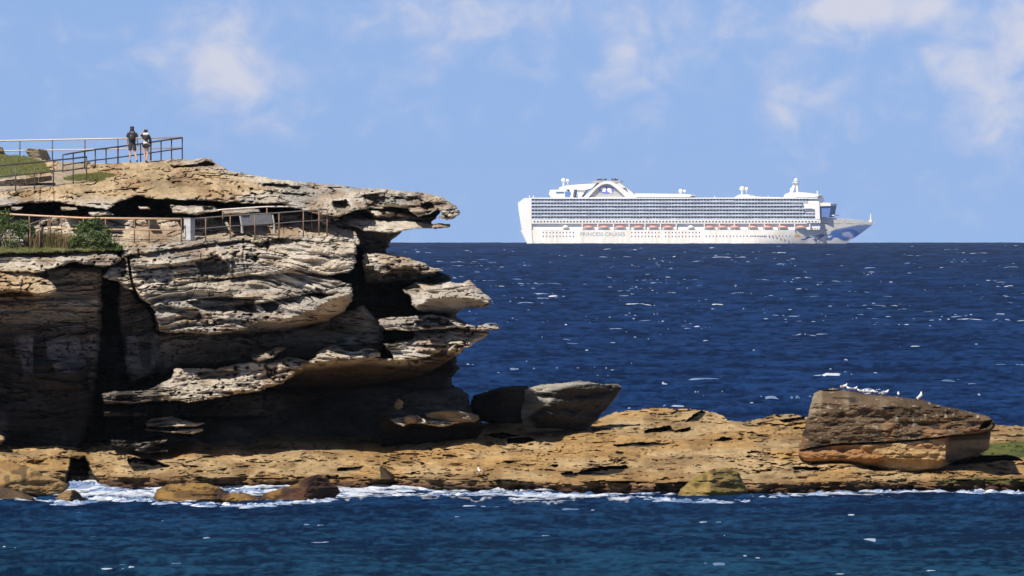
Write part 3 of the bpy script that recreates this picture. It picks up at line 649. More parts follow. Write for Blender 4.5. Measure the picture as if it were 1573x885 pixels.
# promenade behind the boats
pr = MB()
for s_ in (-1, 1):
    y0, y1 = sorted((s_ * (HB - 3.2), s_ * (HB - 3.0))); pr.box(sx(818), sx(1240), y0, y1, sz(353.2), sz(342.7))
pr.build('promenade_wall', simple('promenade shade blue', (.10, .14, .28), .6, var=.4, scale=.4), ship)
sprism('davit_beam', [(818,342.7),(1240,342.7),(1240,343.7),(818,343.7)], -HB, HB, M_WHITE)
for xx in list(range(895, 1045, 24)) + list(range(1082, 1245, 23)):
    MB().box(sx(xx), sx(xx + 1.6), -HB, -HB + .8, sz(353), sz(343.8)).build('davit', M_WHITE, ship)
# lifeboats
def boat(u, v, colr, proto=[None, None]):
    if proto[0] is None:
        b = MB(); nl = 16
        for part in (0,):
            pts = []
            for i in range(nl + 1):
                t = -1 + 2 * i / nl; w = 1.9 * (1 - abs(t) ** 3) + .05; zb = -1.1 * (1 - abs(t) ** 4 * .6)
                pts.append((t * 4.7, w, zb))
            vs = []; fs = []
            for x, w, zb in pts: vs += [(x, -w, 0), (x, -w * .6, zb), (x, w * .6, zb), (x, w, 0)]
            for i in range(nl):
                for k in range(3): fs.append((4*i+k, 4*i+k+1, 4*i+k+5, 4*i+k+4))
                fs.append((4*i+3, 4*i, 4*i+4, 4*i+7))
            fs += [(0,1,2,3), tuple(4*nl + k for k in (3,2,1,0))]
            b.add(vs, fs)
        h = b.build('lifeboat', M_WHITE, ship)
        c = MB(); vs = []; fs = []
        for i in range(nl + 1):
            t = -1 + 2 * i / nl; w = 1.75 * (1 - abs(t) ** 3) + .05; zt = 1.25 * (1 - abs(t) ** 2.5) + .1
            vs += [(t * 4.5, -w, .02), (t * 4.5, -w * .7, zt), (t * 4.5, w * .7, zt), (t * 4.5, w, .02)]
        for i in range(nl):
            for k in range(3): fs.append((4*i+k, 4*i+k+1, 4*i+k+5, 4*i+k+4))
        fs += [(0,1,2,3), tuple(4*nl + k for k in (3,2,1,0))]
        c.add(vs, fs); cv = c.build('canopy', M_ORANGE, h)
        proto[0] = h; proto[1] = cv
    else:
        h = proto[0].copy(); COL.objects.link(h); cv = proto[1].copy(); COL.objects.link(cv); cv.parent = h
    h.location = (sx(u), -HB + .9, sz(v)); h.parent = ship
    if colr == 'w':
        cv.data = cv.data.copy(); cv.data.materials.clear(); cv.data.materials.append(M_WHITE); h['label'] = 'white tender boat without orange top'; h.scale = (.6, 1, 1.25)
    return h
for uu in (905.5, 929, 954, 981, 1004.5, 1027, 1090.5, 1109.7, 1129, 1156, 1179, 1201.5, 1229.5): boat(uu, 349.2, 'o')
boat(870, 349.4, 'w'); boat(1062, 349.4, 'w')
# portholes
pm = MB().box(-.42, .42, -.06, .06, -.6, .6); pproto = None
rows = [(836, 10, 5.14, (357.3,)), (836, 10, 5.14, (363.1,)), (971.8, 9, 5.2, (357.3, 363.2)), (1023.5, 11, 5.2, (357.3, 363.2)), (1086, 18, 5.2, (363.0,)), (1156, 12, 5.2, (362.8,)), (1248, 4, 3.7, (351.5,))]
for u0, n_, stp, vs_ in rows:
    for vv in vs_:
        for i in range(n_):
            if pproto is None: o = pproto = pm.build('porthole', M_GLASS, ship)
            else: o = pproto.copy(); COL.objects.link(o); o.parent = ship
            o.location = (sx(u0 + i * stp), -HB - .02 + (.9 if u0 > 1240 else 0), sz(vv))
# aft house, sloping body and dome masts
sprism('aft_house', [(844,291.5),(868,291.5),(880,304),(846,304),(842,298)], -9, 9, M_WHITE)
sprism('aft_house_window', [(853,294.5),(865.5,294.5),(865.5,297.5),(853,297.5)], -9.15, -8.9, M_GLASS)
sprism('aft_house_shade', [(866.5,294),(875,294),(875,303),(866.5,303)], -9.15, -8.9, M_BLUE)
sprism('nightclub_bridge', [(857,288),(868,285),(884,283.5),(914,281.8),(908,289),(897,292),(880,291),(878,304),(874,304),(873,291),(857,291)], -8, 8, M_WHITE)
sprism('funnel_flare', [(884,291),(898,291),(890,303.6),(886,303.6)], -6, 6, M_WHITE)
# the arch and its grey infill with the emblem
arch = MB(); op = []; ip = []
outer = [(892,306.5),(902,298),(912,289),(921,281.5),(931,278),(940,279),(950,285),(962,294),(975,306.5)]
inner = [(902,305),(909,297),(916,289.5),(924,284),(931,282.3),(938,283.5),(946,289),(955,297),(963,305)]
arch.prism(spoly(outer + inner[::-1]), -13, -10); arch.prism(spoly(outer + inner[::-1]), 10, 13)
arch.build('funnel_arch', M_WHITE, ship)
sprism('funnel', inner, -9.6, 9.6, M_GREYP)
th = [2 * math.pi * i / 28 for i in range(28)]
sprism('funnel_emblem', [(930.5 + 11.5 * math.cos(a), 292 + 5.6 * math.sin(a)) for a in th], -9.9, -9.55, simple('emblem blue', (.16,.2,.6), .5, var=.1))
em = MB()
em.prism(spoly([(921,290.5),(924,288),(929,288),(930,291),(929,295),(924,294.5),(925,292)]), -10.2, -9.92)
em.prism(spoly([(932,289.5),(935,288.6),(938,290.5),(939,297),(937,297),(934,294.8),(932,294)]), -10.2, -9.92)
em.build('emblem_mark', M_WHITE, ship)
sprism('funnel_base', [(893,303),(976,303),(976,307),(893,307)], -12, 12, M_WHITE)
for uu, w2, h2 in ((914,1.6,5),(917.5,1.6,5.5),(921,1.4,5),(926,2,5.4),(936.5,1.2,5.5),(940.5,1.9,5.8),(944,1.4,5)):
    MB().tube([(sx(uu), 0, sz(282)), (sx(uu), 0, sz(279 - h2 + 1))], w2 / K, 10).build('exhaust_pipe', M_DARKP, ship)
sprism('funnel_top', [(905,279.5),(914,277.2),(950,277.4),(952,279.5),(944,281),(912,281)], -5, 5, M_GREYP)
sprism('upper_deck', [(975,297.2),(1040,298),(1059,299),(1062,301),(1058,302.6),(975,302.2)], -12, 12, M_WHITE)
sprism('upper_deck_windows', [(980,302.2),(1026,302.2),(1026,306.2),(980,306.2)], -11, 11, simple('teal screen glass', (.10,.26,.42), .3, var=.3, scale=.2))
sprism('upper_lounge', [(1026,302),(1061,302),(1059,309),(1026,309)], -10.5, 10.5, M_GLASS)
sprism('pool_deck_rail', [(1060,308.6),(1128,308),(1128,310.6),(1060,310.8)], -HB, HB, M_WHITE)
def dome(u, v, r, vb, twin=True):
    m = MB(); m.tube([(sx(u), 0, sz(vb)), (sx(u), 0, sz(v))], [.9, .5], 8); m.ball((sx(u), 0, sz(v)), r / K, 16, 10)
    if twin: m.ball((sx(u + r * 1.5), 3, sz(v + .4)), r * .75 / K, 14, 8); m.tube([(sx(u + r*1.5), 3, sz(vb)), (sx(u + r*1.5), 3, sz(v + .4))], .5, 6)
    m.build('radar_dome', M_WHITE, ship, smooth=True)
dome(861.5, 277, 3.6, 288); dome(1041.5, 293.5, 3.4, 299); dome(1135.5, 290, 4.0, 300)
sprism('forward_deckhouse', [(1128,303),(1135,299),(1148,299),(1152,301.5),(1160,302.5),(1214,303.5),(1214,309.5),(1128,309.5)], -13, 13, M_WHITE)
for a, b in ((1132,1160),(1164,1171),(1175,1181),(1185,1192),(1195,1203),(1206,1214)):
    sprism('deckhouse_window', [(a,306.8),(b,306.8),(b,309),(a,309)], -13.1, -12.9, M_GLASS)
sprism('mast_house', [(1202,304),(1204,299),(1209,296.5),(1226,295.5),(1243,297.3),(1255,300),(1256,302),(1220,303),(1220,305.5),(1202,305.5)], -12, 12, M_WHITE)
sprism('observation_windows', [(1222,302.4),(1254,301.6),(1254,309),(1222,308.4)], -11.6, 11.6, M_BLUE)
sprism('observation_deck', [(1216,306),(1255,305),(1256,307.2),(1216,307.6)], -14, 14, M_WHITE)
sprism('forward_terrace', [(1214,309),(1257,309),(1258,312.8),(1214,312.8)], -16, 16, M_WHITE)
sprism('forward_block', [(1234,312.8),(1258,313.2),(1258,336),(1252,336),(1252,322),(1246,320.5),(1236,320.5)], -HB - .1, HB + .1, M_WHITE)
sprism('forward_end_wall', [(1254.5,312),(1258.6,312),(1259.5,337),(1254.5,337)], -HB - .3, HB + .3, M_WHITE)
sprism('bridge_front', [(1258.8,316.5),(1275.5,316.5),(1272.5,333.8),(1258.8,333.8)], -15, 15, M_BLUE)
sprism('bridge_roof', [(1254,314),(1264,311.2),(1275,312.6),(1276,316.4),(1256,317)], -16.5, 16.5, M_WHITE)
sprism('bridge_wing', [(1272,329.5),(1280,330.2),(1280,332),(1272,331.6)], -12, 12, M_WHITE)
mast = MB()
mast.prism(spoly([(1208,297),(1212,288),(1215,281),(1218,278),(1221,283),(1222,297),(1219,297),(1218,284),(1215.5,290),(1213,297)]), -2, 2)
mast.box(sx(1213), sx(1222), -4, 4, sz(281), sz(280)); mast.box(sx(1214.5), sx(1221), -2.5, 2.5, sz(278), sz(277)); mast.tube([(sx(1218), 0, sz(279)), (sx(1218), 0, sz(274.5))], .6, 8)
mast.ball((sx(1218), 0, sz(276.5)), 1.5, 10, 8); mast.ball((sx(1211), 0, sz(291)), 1.3, 10, 8)
mast.build('mast', M_WHITE, ship)
MB().tube([(sx(1250.5), 0, sz(299)), (sx(1250.5), 0, sz(293))], .5, 6).build('antenna', M_WHITE, ship)
MB().tube([(sx(1332), 0, sz(342)), (sx(1332), 0, sz(328))], [.9, .4], 6).box(sx(1329.5), sx(1334), -1.2, 1.2, sz(342), sz(338)).build('bow_mast', M_WHITE, ship)
for uu in (813, 819, 1179, 960, 1097):
    MB().tube([(sx(uu), -12, sz(304)), (sx(uu), -12, sz(299.8 if uu < 900 else 301))], .35, 6).build('antenna', M_WHITE, ship)
sprism('crest', [(1221,362),(1223,360),(1227,360),(1229,362),(1228.5,364.5),(1221.5,364.5)], -HB - .12, -HB + .05, M_GOLD)
sprism('anchor_recess', [(1267,352.6),(1270,352.2),(1270.6,354.4),(1267.6,354.6)], -15.2, -14.9, M_DARKP)
def text_mesh(s, u0, u1, v0, v1, y, name, mat):
    cu = bpy.data.curves.new(name, 'FONT'); cu.body = s; cu.size = 1; cu.extrude = .02
    o = bpy.data.objects.new(name, cu); COL.objects.link(o); bpy.context.view_layer.update()
    dg = bpy.context.evaluated_depsgraph_get(); me = bpy.data.meshes.new_from_object(o.evaluated_get(dg))
    bpy.data.objects.remove(o); bpy.data.curves.remove(cu)
    n = len(me.vertices); a = np.zeros(n * 3, np.float32); me.vertices.foreach_get('co', a); a = a.reshape(-1, 3)
    mn = a.min(0); mx = a.max(0)
    b = np.empty_like(a)
    b[:, 0] = sx(u0) + (a[:, 0] - mn[0]) / (mx[0] - mn[0]) * (sx(u1) - sx(u0))
    b[:, 2] = sz(v1) + (a[:, 1] - mn[1]) / (mx[1] - mn[1]) * (sz(v0) - sz(v1))
    b[:, 1] = y - a[:, 2] * 2
    me.vertices.foreach_set('co', b.ravel()); me.update()
    return link(name, me, mat, ship)
text_mesh('PRINCESS CRUISES', 893, 961.5, 357, 362.6, -HB - .1, 'hull_lettering', M_LETTER)

# ------------------------------------------------------------------ METALWORK
M_RAILD = simple('dark weathered rail pipe', (.10, .095, .09), .5, .3, var=.3)
M_RAILW = simple('pale galvanised rail pipe', (.62, .56, .52), .45, .4, var=.15)
M_RAILO = simple('rail pipe with orange top coat', (.72, .46, .28), .5, .1, var=.15)
M_RUST = simple('rusty rail post', (.24, .15, .10), .7, .2, var=.4)
M_STEEL = simple('bench grey slat', (.15, .15, .17), .6, .2, var=.2)
M_GALV = simple('bench frame grey', (.45, .44, .42), .5, .3)
def railing(name, rails, posts, mrail, mpost, label, group='pipe railings on the headland'):
    """rails: list of [(u,v,D)...]; posts: (u, vtop, vbottom, D)"""
    base = PV(posts[0][0], posts[0][2], posts[0][3])
    e = empty(name, base); tag(e, label, 'railing', group)
    for pts, r in rails:
        MB().tube([PV(*q) - base for q in pts], r, 8).build('rail', mrail, e, smooth=True)
    for pu, v0, v1, D in posts:
        a = PV(pu, v0, D) - base; b = PV(pu, v1, D) - base; b.z -= .15; b.x = a.x
        MB().tube([b, a], .032, 8).build('post', mpost, e, smooth=True)
    return e
DB = 621.0
railing('railing', [([(-250,217.6,DB),(0,216.4,DB),(170,213,DB),(280,211.2,DB)], .045), ([(-250,233,DB),(0,231.8,DB),(170,229,DB),(280,227.4,DB)], .035)],
        [(-170,217,246,DB),(-70,216.8,246,DB),(30.5,216,246,DB),(80.5,214.6,252,DB),(130.5,213.6,252,DB),(181,213,252,DB),(231,212,250,DB),(280,211,250,DB)], M_RAILW, M_RAILD,
        'long pale two rail fence along the far side of the headland top')
def dk(u, v): return depth_at(u, v) - .15
p2 = [(96.5,238,270),(112.5,235.2,270),(130,232.5,268),(146.4,229.8,266),(163,228,260),(181.5,225.6,255),(216,221,248),(232,218.6,248),(247.5,216.3,247),(263.5,214,246),(280,211.8,246)]
p2 = [(a, b, c, 611.0 + .04 * (a - 96) ) for a, b, c in p2]
railing('railing', [([(a, b, d) for a, b, c, d in p2], .04), ([(a, b + 16.3, d) for a, b, c, d in p2], .032)], p2, M_RAILD, M_RAILD, 'dark ramp railing climbing right to the corner behind the two people')
p3 = [(-170,264,300),(-110,261,297),(-50,258.5,294),(-5,255,291),(24,252.3,289),(53,249.8,287),(82,246.5,284),(112.5,243.6,280),(133,241,273)]
p3 = [(a, b, c, 605.5 + max(0, a) * .02) for a, b, c in p3]
railing('railing', [([(a, b, d) for a, b, c, d in p3], .04), ([(a, b + 17, d) for a, b, c, d in p3], .032)], p3, M_RAILD, M_RAILD, 'dark low railing in front of the stone kerb and grass at upper left')
DL = 600.6
# lower path railing
pl_ = [(45,331.5,372),(74,334,376),(94.5,335,376),(128,335.5,376),(162,335.8,376),(206.6,336.2,371),(229,336.4,378),(278.6,336.6,372)]
railing('railing', [([(-60,328,DL),(10,329,DL),(75,332.5,DL),(130,335,DL),(279,336.4,DL)], .05), ([(75,350,DL),(130,352,DL),(279,353.6,DL)], .035)],
        [(a, b, c, DL) for a, b, c in pl_], M_RAILO, M_RUST, 'orange topped railing along the lower path left of the grey pillar')
pr_ = [(316,334.5,370),(353.7,331.5,368),(391.5,329,364),(428.6,327,361),(466,324,360),(490,322.5,358),(502.5,321.8,358)]
railing('railing', [([(300,336,DL)] + [(a, b, DL) for a, b, c in pr_], .035), ([(300,352,DL)] + [(a, b + 16, DL) for a, b, c in pr_], .025)],
        [(a, b, c, DL) for a, b, c in pr_], M_RAILD, M_RUST, 'dark railing in front of the bench with rusty posts')
DK = 603.4
railing('railing', [([(300,328,DK),(342,322,DK),(386,319,DK),(410,317.6,DK),(469,317.2,DK),(503,320.8,DK)], .04)],
        [(308.7,326.5,355,DK),(342,322,353,DK),(377,319.4,350,DK),(410,317.8,350,DK),(479,318.5,354,DK)], M_RAILW, M_RUST, 'pale back railing behind the bench under the overhang')
railing('railing', [([(-40,372,599.4),(-10,364,599.4),(15,357,599.4),(45,345,599.4),(76,333.5,599.4)], .04)],
        [(15,357.5,389,599.4),(30,351.5,389,599.4),(46,345,388,599.4),(61,339,386,599.4),(77,333.6,360,599.4)], M_RAILD, M_RUST, 'dark sloping handrail by the bushes at the left end of the lower path')

# bench
bb = PV(396, 356, 601.6); bench = empty('bench', bb, 0); tag(bench, 'grey slatted metal bench facing the sea on the lower path', 'bench')
def bl(u, v, dy=0): p = PV(u, v, 601.6 + dy) - bb; return p
bk = MB()
for i in range(7):
    v0 = 330.3 + i * 2.15
    a, b = bl(369.5 + i * .35, v0, .0 - i * .02), bl(416.5 + i * .35, v0 - 1.1, .0 - i * .02)
    z0, z1 = a.z, b.z
    bk.add([(a.x, a.y, z0), (b.x, b.y, z1), (b.x, b.y + .03, z1), (a.x, a.y + .03, z0), (a.x, a.y, z0 - .062), (b.x, b.y, z1 - .062), (b.x, b.y + .03, z1 - .062), (a.x, a.y + .03, z0 - .062)],
           [(0,1,2,3),(4,7,6,5),(0,4,5,1),(1,5,6,2),(2,6,7,3),(3,7,4,0)])
bk.build('backrest', M_STEEL, bench)
a, b = bl(372, 346.5), bl(419, 345.2)
st_ = MB()
for i in range(5): st_.add([(a.x, .1 + i*.1, a.z), (b.x, .1 + i*.1, b.z), (b.x, .18 + i*.1, b.z), (a.x, .18 + i*.1, a.z), (a.x, .1 + i*.1, a.z - .04), (b.x, .1 + i*.1, b.z - .04), (b.x, .18 + i*.1, b.z - .04), (a.x, .18 + i*.1, a.z - .04)],
           [(0,1,2,3),(4,7,6,5),(0,4,5,1),(1,5,6,2),(2,6,7,3),(3,7,4,0)])
st_.build('seat', M_STEEL, bench)
for u0 in (368.8, 418.6):
    MB().tube([bl(u0, 331.2 - (u0 > 400) * 1, .05), bl(u0 + 2.6, 346, .02), bl(u0 + 2.6, 358, .0)], .05, 8).build('leg', M_GALV, bench)
    MB().tube([bl(u0 + 2.6, 346, .55), bl(u0 + 4.4, 358.5, .5)], .04, 8).build('leg', M_GALV, bench)
    MB().tube([bl(u0 + 2.6, 346, .02), bl(u0 + 2.6, 346, .58)], .035, 8).build('side_frame', M_GALV, bench)
# square pillar turned 40 degrees
pb = PV(291, 366.5, 601.0)
pil = empty('pillar', pb, math.radians(-34)); tag(pil, 'square pale grey concrete pillar standing on the lower path behind the orange topped rail', 'pillar')
M_PIL = simple('pale grey concrete', (.50, .50, .50), .8, var=.25, scale=5, bump=.3)
MB().box(-.2, .2, -.2, .2, -.1, .98).build('shaft', M_PIL, pil, bevel=.01)
MB().box(-.225, .225, -.225, .225, .983, 1.02).build('cap', simple('pillar top plate', (.35,.35,.36), .6), pil, bevel=.005)
MB().box(-.235, .235, -.235, .235, -.1, .06).build('plinth', M_PIL, pil, bevel=.01)
# stone kerb
kb = PV(-20, 288, 607.2); kerb = empty('stone_kerb', kb); tag(kerb, 'row of dark faced stone blocks edging the path beside the grass', 'kerb')
for i in range(16):
    u0 = -250 + i * 20.6; u1 = u0 + 19.4
    t = lambda u: 269.6 - (u - 78) * .115 if u < 78 else 269.6
    h0, h1 = 13 - .07 * max(0, u0), 13 - .07 * max(0, u1)
    q = [PV(u0, t(u0) + random.uniform(-.6, .6), 607.0) - kb, PV(u1, t(u1) + random.uniform(-.6, .6), 607.0) - kb]
    d0 = PV(u0, t(u0) + h0, 607.0) - kb; d1 = PV(u1, t(u1) + h1, 607.0) - kb
    f = [(q[0].x, 0, q[0].z), (q[1].x, 0, q[1].z), (q[1].x, .9, q[1].z), (q[0].x, .9, q[0].z), (d0.x, .25, d0.z), (d1.x, .25, d1.z), (d1.x, .9, d1.z), (d0.x, .9, d0.z)]
    MB().add(f, [(0,1,2,3),(4,7,6,5),(0,4,5,1),(1,5,6,2),(2,6,7,3),(3,7,4,0)]).build('kerb_stone', M_KERB if i else globals().setdefault('M_KERB', simple('kerb stone', (.20,.165,.135), .9, var=.6, scale=6, bump=.8)), kerb, bevel=.03)

# ------------------------------------------------------------------ PEOPLE
SKIN = simple('skin', (.50, .31, .22), .6, var=.05); NAVY = simple('navy cloth', (.022, .024, .04), .9); CHAR = simple('charcoal cloth', (.05, .045, .05), .9)
BLK = simple('black cloth', (.012, .012, .016), .85); BAG = simple('backpack cloth', (.03, .028, .034), .8, bump=.3); WHT = simple('white cloth', (.72, .68, .64), .9); HAIR = simple('dark hair', (.014, .011, .01), .7, bump=.6, scale=30)
SHOE = simple('dark shoe', (.02, .02, .024), .7); STRAP = simple('pale strap', (.6,.6,.58), .8)
PUFF = dict(shirt=1.28, jacket=1.30, hair=1.12, collar=1.2, waist_wrap=1.15, shorts=1.12)
def skin_mesh(name, nodes, edges, mat, parent, root=0, sub=2):
    pf = PUFF.get(name, 1.0); nodes = [(n[0], tuple(q * pf for q in n[1]) if isinstance(n[1], tuple) else n[1] * pf) for n in nodes]
    me = bpy.data.meshes.new(name); me.from_pydata([n[0] for n in nodes], edges, [])
    o = bpy.data.objects.new(name, me); COL.objects.link(o)
    m = o.modifiers.new('s', 'SKIN'); m.use_smooth_shade = True; m.branch_smoothing = .6
    sv = me.skin_vertices[0].data
    for i, n in enumerate(nodes):
        r = n[1] if isinstance(n[1], tuple) else (n[1], n[1]); sv[i].radius = r; sv[i].use_root = i == root
    s = o.modifiers.new('b', 'SUBSURF'); s.levels = sub; s.render_levels = sub
    bpy.context.view_layer.update(); dg = bpy.context.evaluated_depsgraph_get()
    m2 = bpy.data.meshes.new_from_object(o.evaluated_get(dg)); bpy.data.objects.remove(o)
    m2.name = name; m2.materials.clear()
    m2.polygons.foreach_set('use_smooth', [True] * len(m2.polygons))
    return link(name, m2, mat, parent)
def add_hand(body_me, wrist, d, side):
    """palm with five separate curled fingers, joined into the body mesh"""
    mb = MB(); d = Vector(d).normalized(); x = Vector((side, 0, 0)); f = Vector((0, 1, 0)); f = (f - d * f.dot(d)).normalized()
    w = Vector(wrist)
    mb.tube([w - d*.02, w + d*.03, w + d*.09], [.026, .036, .034], 8)
    for k, L in enumerate((.075, .085, .08, .06)):
        o = w + d*.085 + f*(.027 - .018*k)
        mb.tube([o, o + d*L*.5, o + d*L*.85 - x*L*.25, o + d*L - x*L*.5], [.0095, .009, .008, .006], 6)
    o = w + d*.03 + f*.03; mb.tube([o, o + d*.03 + f*.025, o + d*.06 + f*.025 - x*.01], [.011, .010, .007], 6)
    bm = bmesh.new(); bm.from_mesh(body_me)
    vs = [bm.verts.new(q) for q in mb.v]
    for fc in mb.f:
        try: bm.faces.new([vs[i] for i in fc]).smooth = True
        except ValueError: pass
    bm.to_mesh(body_me); bm.free()
def person(loc, height, pose, label, rz=0):
    e = empty('person', loc, rz); tag(e, label, 'person')
    e.scale = (height / 1.80,) * 3
    J = pose
    N = [(J['hip'], (.15, .10)), (J['waist'], (.135, .09)), (J['chest'], (.165, .105)), (J['neckb'], (.085, .075)), (J['neck'], (.055, .055)), (J['head'], (.078, .09)), (J['crown'], (.07, .082))]
    E = [(0,1),(1,2),(2,3),(3,4),(4,5),(5,6)]
    for s in 'lr':
        b = len(N)
        N += [(J['sho_'+s], .062), (J['elb_'+s], .042), (J['wri_'+s], .028)]; E += [(3 if False else 2, b), (b, b+1), (b+1, b+2)]
        b = len(N)
        N += [(J['thi_'+s], .088), (J['kne_'+s], .058), (J['cal_'+s], .055), (J['ank_'+s], .036), (J['toe_'+s], .034)]; E += [(0, b), (b, b+1), (b+1, b+2), (b+2, b+3), (b+3, b+4)]
    body = skin_mesh('body', N, E, SKIN, e)
    # face side (turned to the sea), ears and nose
    h = Vector(J['head']); mb = MB()
    mb.ball(h + Vector((0, .095, .0)), .018, 8, 6, (1, 1.2, 1.4)); mb.ball(h + Vector((-.082, 0, .0)), .026, 8, 6, (.4, .8, 1.2)); mb.ball(h + Vector((.082, 0, .0)), .026, 8, 6, (.4, .8, 1.2))
    mb.build('ears_and_nose', SKIN, body, smooth=True)
    MB().ball(h + Vector((-.032, .085, .025)), .012, 8, 6).ball(h + Vector((.032, .085, .025)), .012, 8, 6).build('eyes', BLK, body)
    MB().ball(h + Vector((0, .086, -.045)), .02, 8, 6, (1.2, .4, .35)).build('mouth', simple('lips', (.4,.16,.13), .5) if 'lips' not in bpy.data.materials else bpy.data.materials['lips'], body)
    for s, sd in (('l', 1), ('r', -1)):
        w = Vector(J['wri_'+s]); add_hand(body.data, w, w - Vector(J['elb_'+s]), sd)
        t = Vector(J['ank_'+s]); q = Vector(J['toe_'+s])
        skin_mesh('shoe', [((t.x, t.y - .04, t.z - .045), .046), ((t.x, t.y + .05, t.z - .05), .05), ((q.x, q.y + .03, q.z - .012), .042)], [(0,1),(1,2)], SHOE, e)
    return e, body, J
# man: mid stride, arms down
man = dict(hip=(0,0,.97), waist=(0,0,1.10), chest=(0,0,1.32), neckb=(0,.0,1.47), neck=(0,.015,1.54), head=(0,.02,1.64), crown=(0,.02,1.71),
    sho_l=(-.19,0,1.42), elb_l=(-.235,.02,1.14), wri_l=(-.22,.12,.90), sho_r=(.19,0,1.42), elb_r=(.25,-.02,1.15), wri_r=(.27,.06,.90),
    thi_l=(-.09,0,.88), kne_l=(-.10,.03,.50), cal_l=(-.10,.0,.36), ank_l=(-.09,-.02,.09), toe_l=(-.10,.12,.05),
    thi_r=(.09,0,.88), kne_r=(.14,.06,.50), cal_r=(.18,.0,.36), ank_r=(.235,-.10,.11), toe_r=(.26,.04,.06))
mloc = PV(203, 249.3, depth_at(203, 250)); 
e, body, J = person(mloc, 1.84, man, 'person in navy shirt and dark shorts with black backpack, striding beside the rail')
skin_mesh('shirt', [(J['hip'][:2] + (.88,), (.175,.125)), (J['waist'], (.165,.118)), (J['chest'], (.188,.13)), (J['neckb'], (.10,.085)), (J['sho_l'], .075), ((-.225,.01,1.22), .066), (J['sho_r'], .075), ((.24,-.01,1.23), .066)], [(0,1),(1,2),(2,3),(2,4),(4,5),(2,6),(6,7)], NAVY, e)
skin_mesh('shorts', [((0,0,1.0), (.162,.115)), ((-.09,0,.87), .105), ((-.10,.025,.56), .092), ((.09,0,.87), .105), ((.13,.05,.56), .092), ((0,0,1.12), (.15,.11))], [(0,1),(1,2),(0,3),(3,4),(0,5)], CHAR, e)
skin_mesh('hair', [((0,-.005,1.655), (.088,.096)), ((0,.0,1.725), (.078,.088)), ((0,-.03,1.61), (.08,.07))], [(0,1),(0,2)], HAIR, e)
bp = skin_mesh('backpack', [((0,-.22,1.08), (.15,.10)), ((0,-.23,1.25), (.17,.11)), ((0,-.21,1.43), (.13,.08))], [(0,1),(1,2)], BAG, e)
MB().ball((-.055, -.30, 1.30), .03, 8, 6, (1, .3, .6)).build('logo_patch', STRAP, bp)
MB().tube([(-.11,-.13,1.46),(-.12,.02,1.53),(-.12,.13,1.40),(-.13,.10,1.15)], .022, 6).build('strap', BLK, bp); MB().tube([(.11,-.13,1.46),(.12,.02,1.53),(.12,.13,1.40),(.13,.10,1.15)], .022, 6).build('strap', BLK, bp)
# woman: left hand raised to the eyes
wom = dict(hip=(0,0,.97), waist=(0,0,1.10), chest=(0,0,1.30), neckb=(0,.0,1.44), neck=(0,.015,1.51), head=(0,.02,1.61), crown=(0,.02,1.68),
    sho_l=(-.165,0,1.40), elb_l=(-.30,.12,1.40), wri_l=(-.13,.20,1.60), sho_r=(.165,0,1.40), elb_r=(.24,-.02,1.13), wri_r=(.22,.05,.88),
    thi_l=(-.085,0,.88), kne_l=(-.065,.02,.50), cal_l=(-.06,.0,.36), ank_l=(-.0,-.03,.09), toe_l=(-.01,.11,.05),
    thi_r=(.085,0,.88), kne_r=(.09,.03,.50), cal_r=(.085,.0,.36), ank_r=(.05,-.06,.09), toe_r=(.06,.08,.05))
wloc = PV(224, 249.3, depth_at(224, 250))
e, body, J = person(wloc, 1.76, wom, 'person with bushy dark hair and white wrap at the waist, hand at the brow')
skin_mesh('jacket', [((0,0,1.05), (.155,.115)), (J['chest'], (.165,.11)), (J['neckb'], (.09,.08)), (J['sho_l'], .07), ((-.285,.11,1.395), .058), (J['sho_r'], .07), (J['elb_r'], .056), ((.225,.04,.93), .048)], [(0,1),(1,2),(1,3),(3,4),(1,5),(5,6),(6,7)], BLK, e)
skin_mesh('collar', [((-.14,-.03,1.43), .05), ((0,-.05,1.47), .075), ((.14,-.03,1.43), .05)], [(0,1),(1,2)], WHT, e, root=1)
skin_mesh('waist_wrap', [((-.02,-.01,1.09), (.155,.12)), ((0,-.01,.98), (.18,.135)), ((.0,-.02,.91), (.165,.12))], [(0,1),(1,2)], WHT, e)
skin_mesh('shorts', [((0,0,.93), (.165,.118)), ((-.09,0,.85), .10), ((-.085,.01,.73), .095), ((.09,0,.85), .10), ((.09,.01,.73), .095)], [(0,1),(1,2),(0,3),(3,4)], BLK, e)
skin_mesh('hair', [((0,-.02,1.62), (.115,.12)), ((0,.0,1.71), (.105,.11)), ((0,-.05,1.55), (.11,.08)), ((-.09,-.01,1.60), .07), ((.09,-.01,1.60), .07)], [(0,1),(0,2),(0,3),(0,4)], HAIR, e)
bp = skin_mesh('backpack', [((0,-.20,1.12), (.13,.08)), ((0,-.21,1.27), (.14,.09)), ((0,-.19,1.39), (.12,.07))], [(0,1),(1,2)], BAG, e)

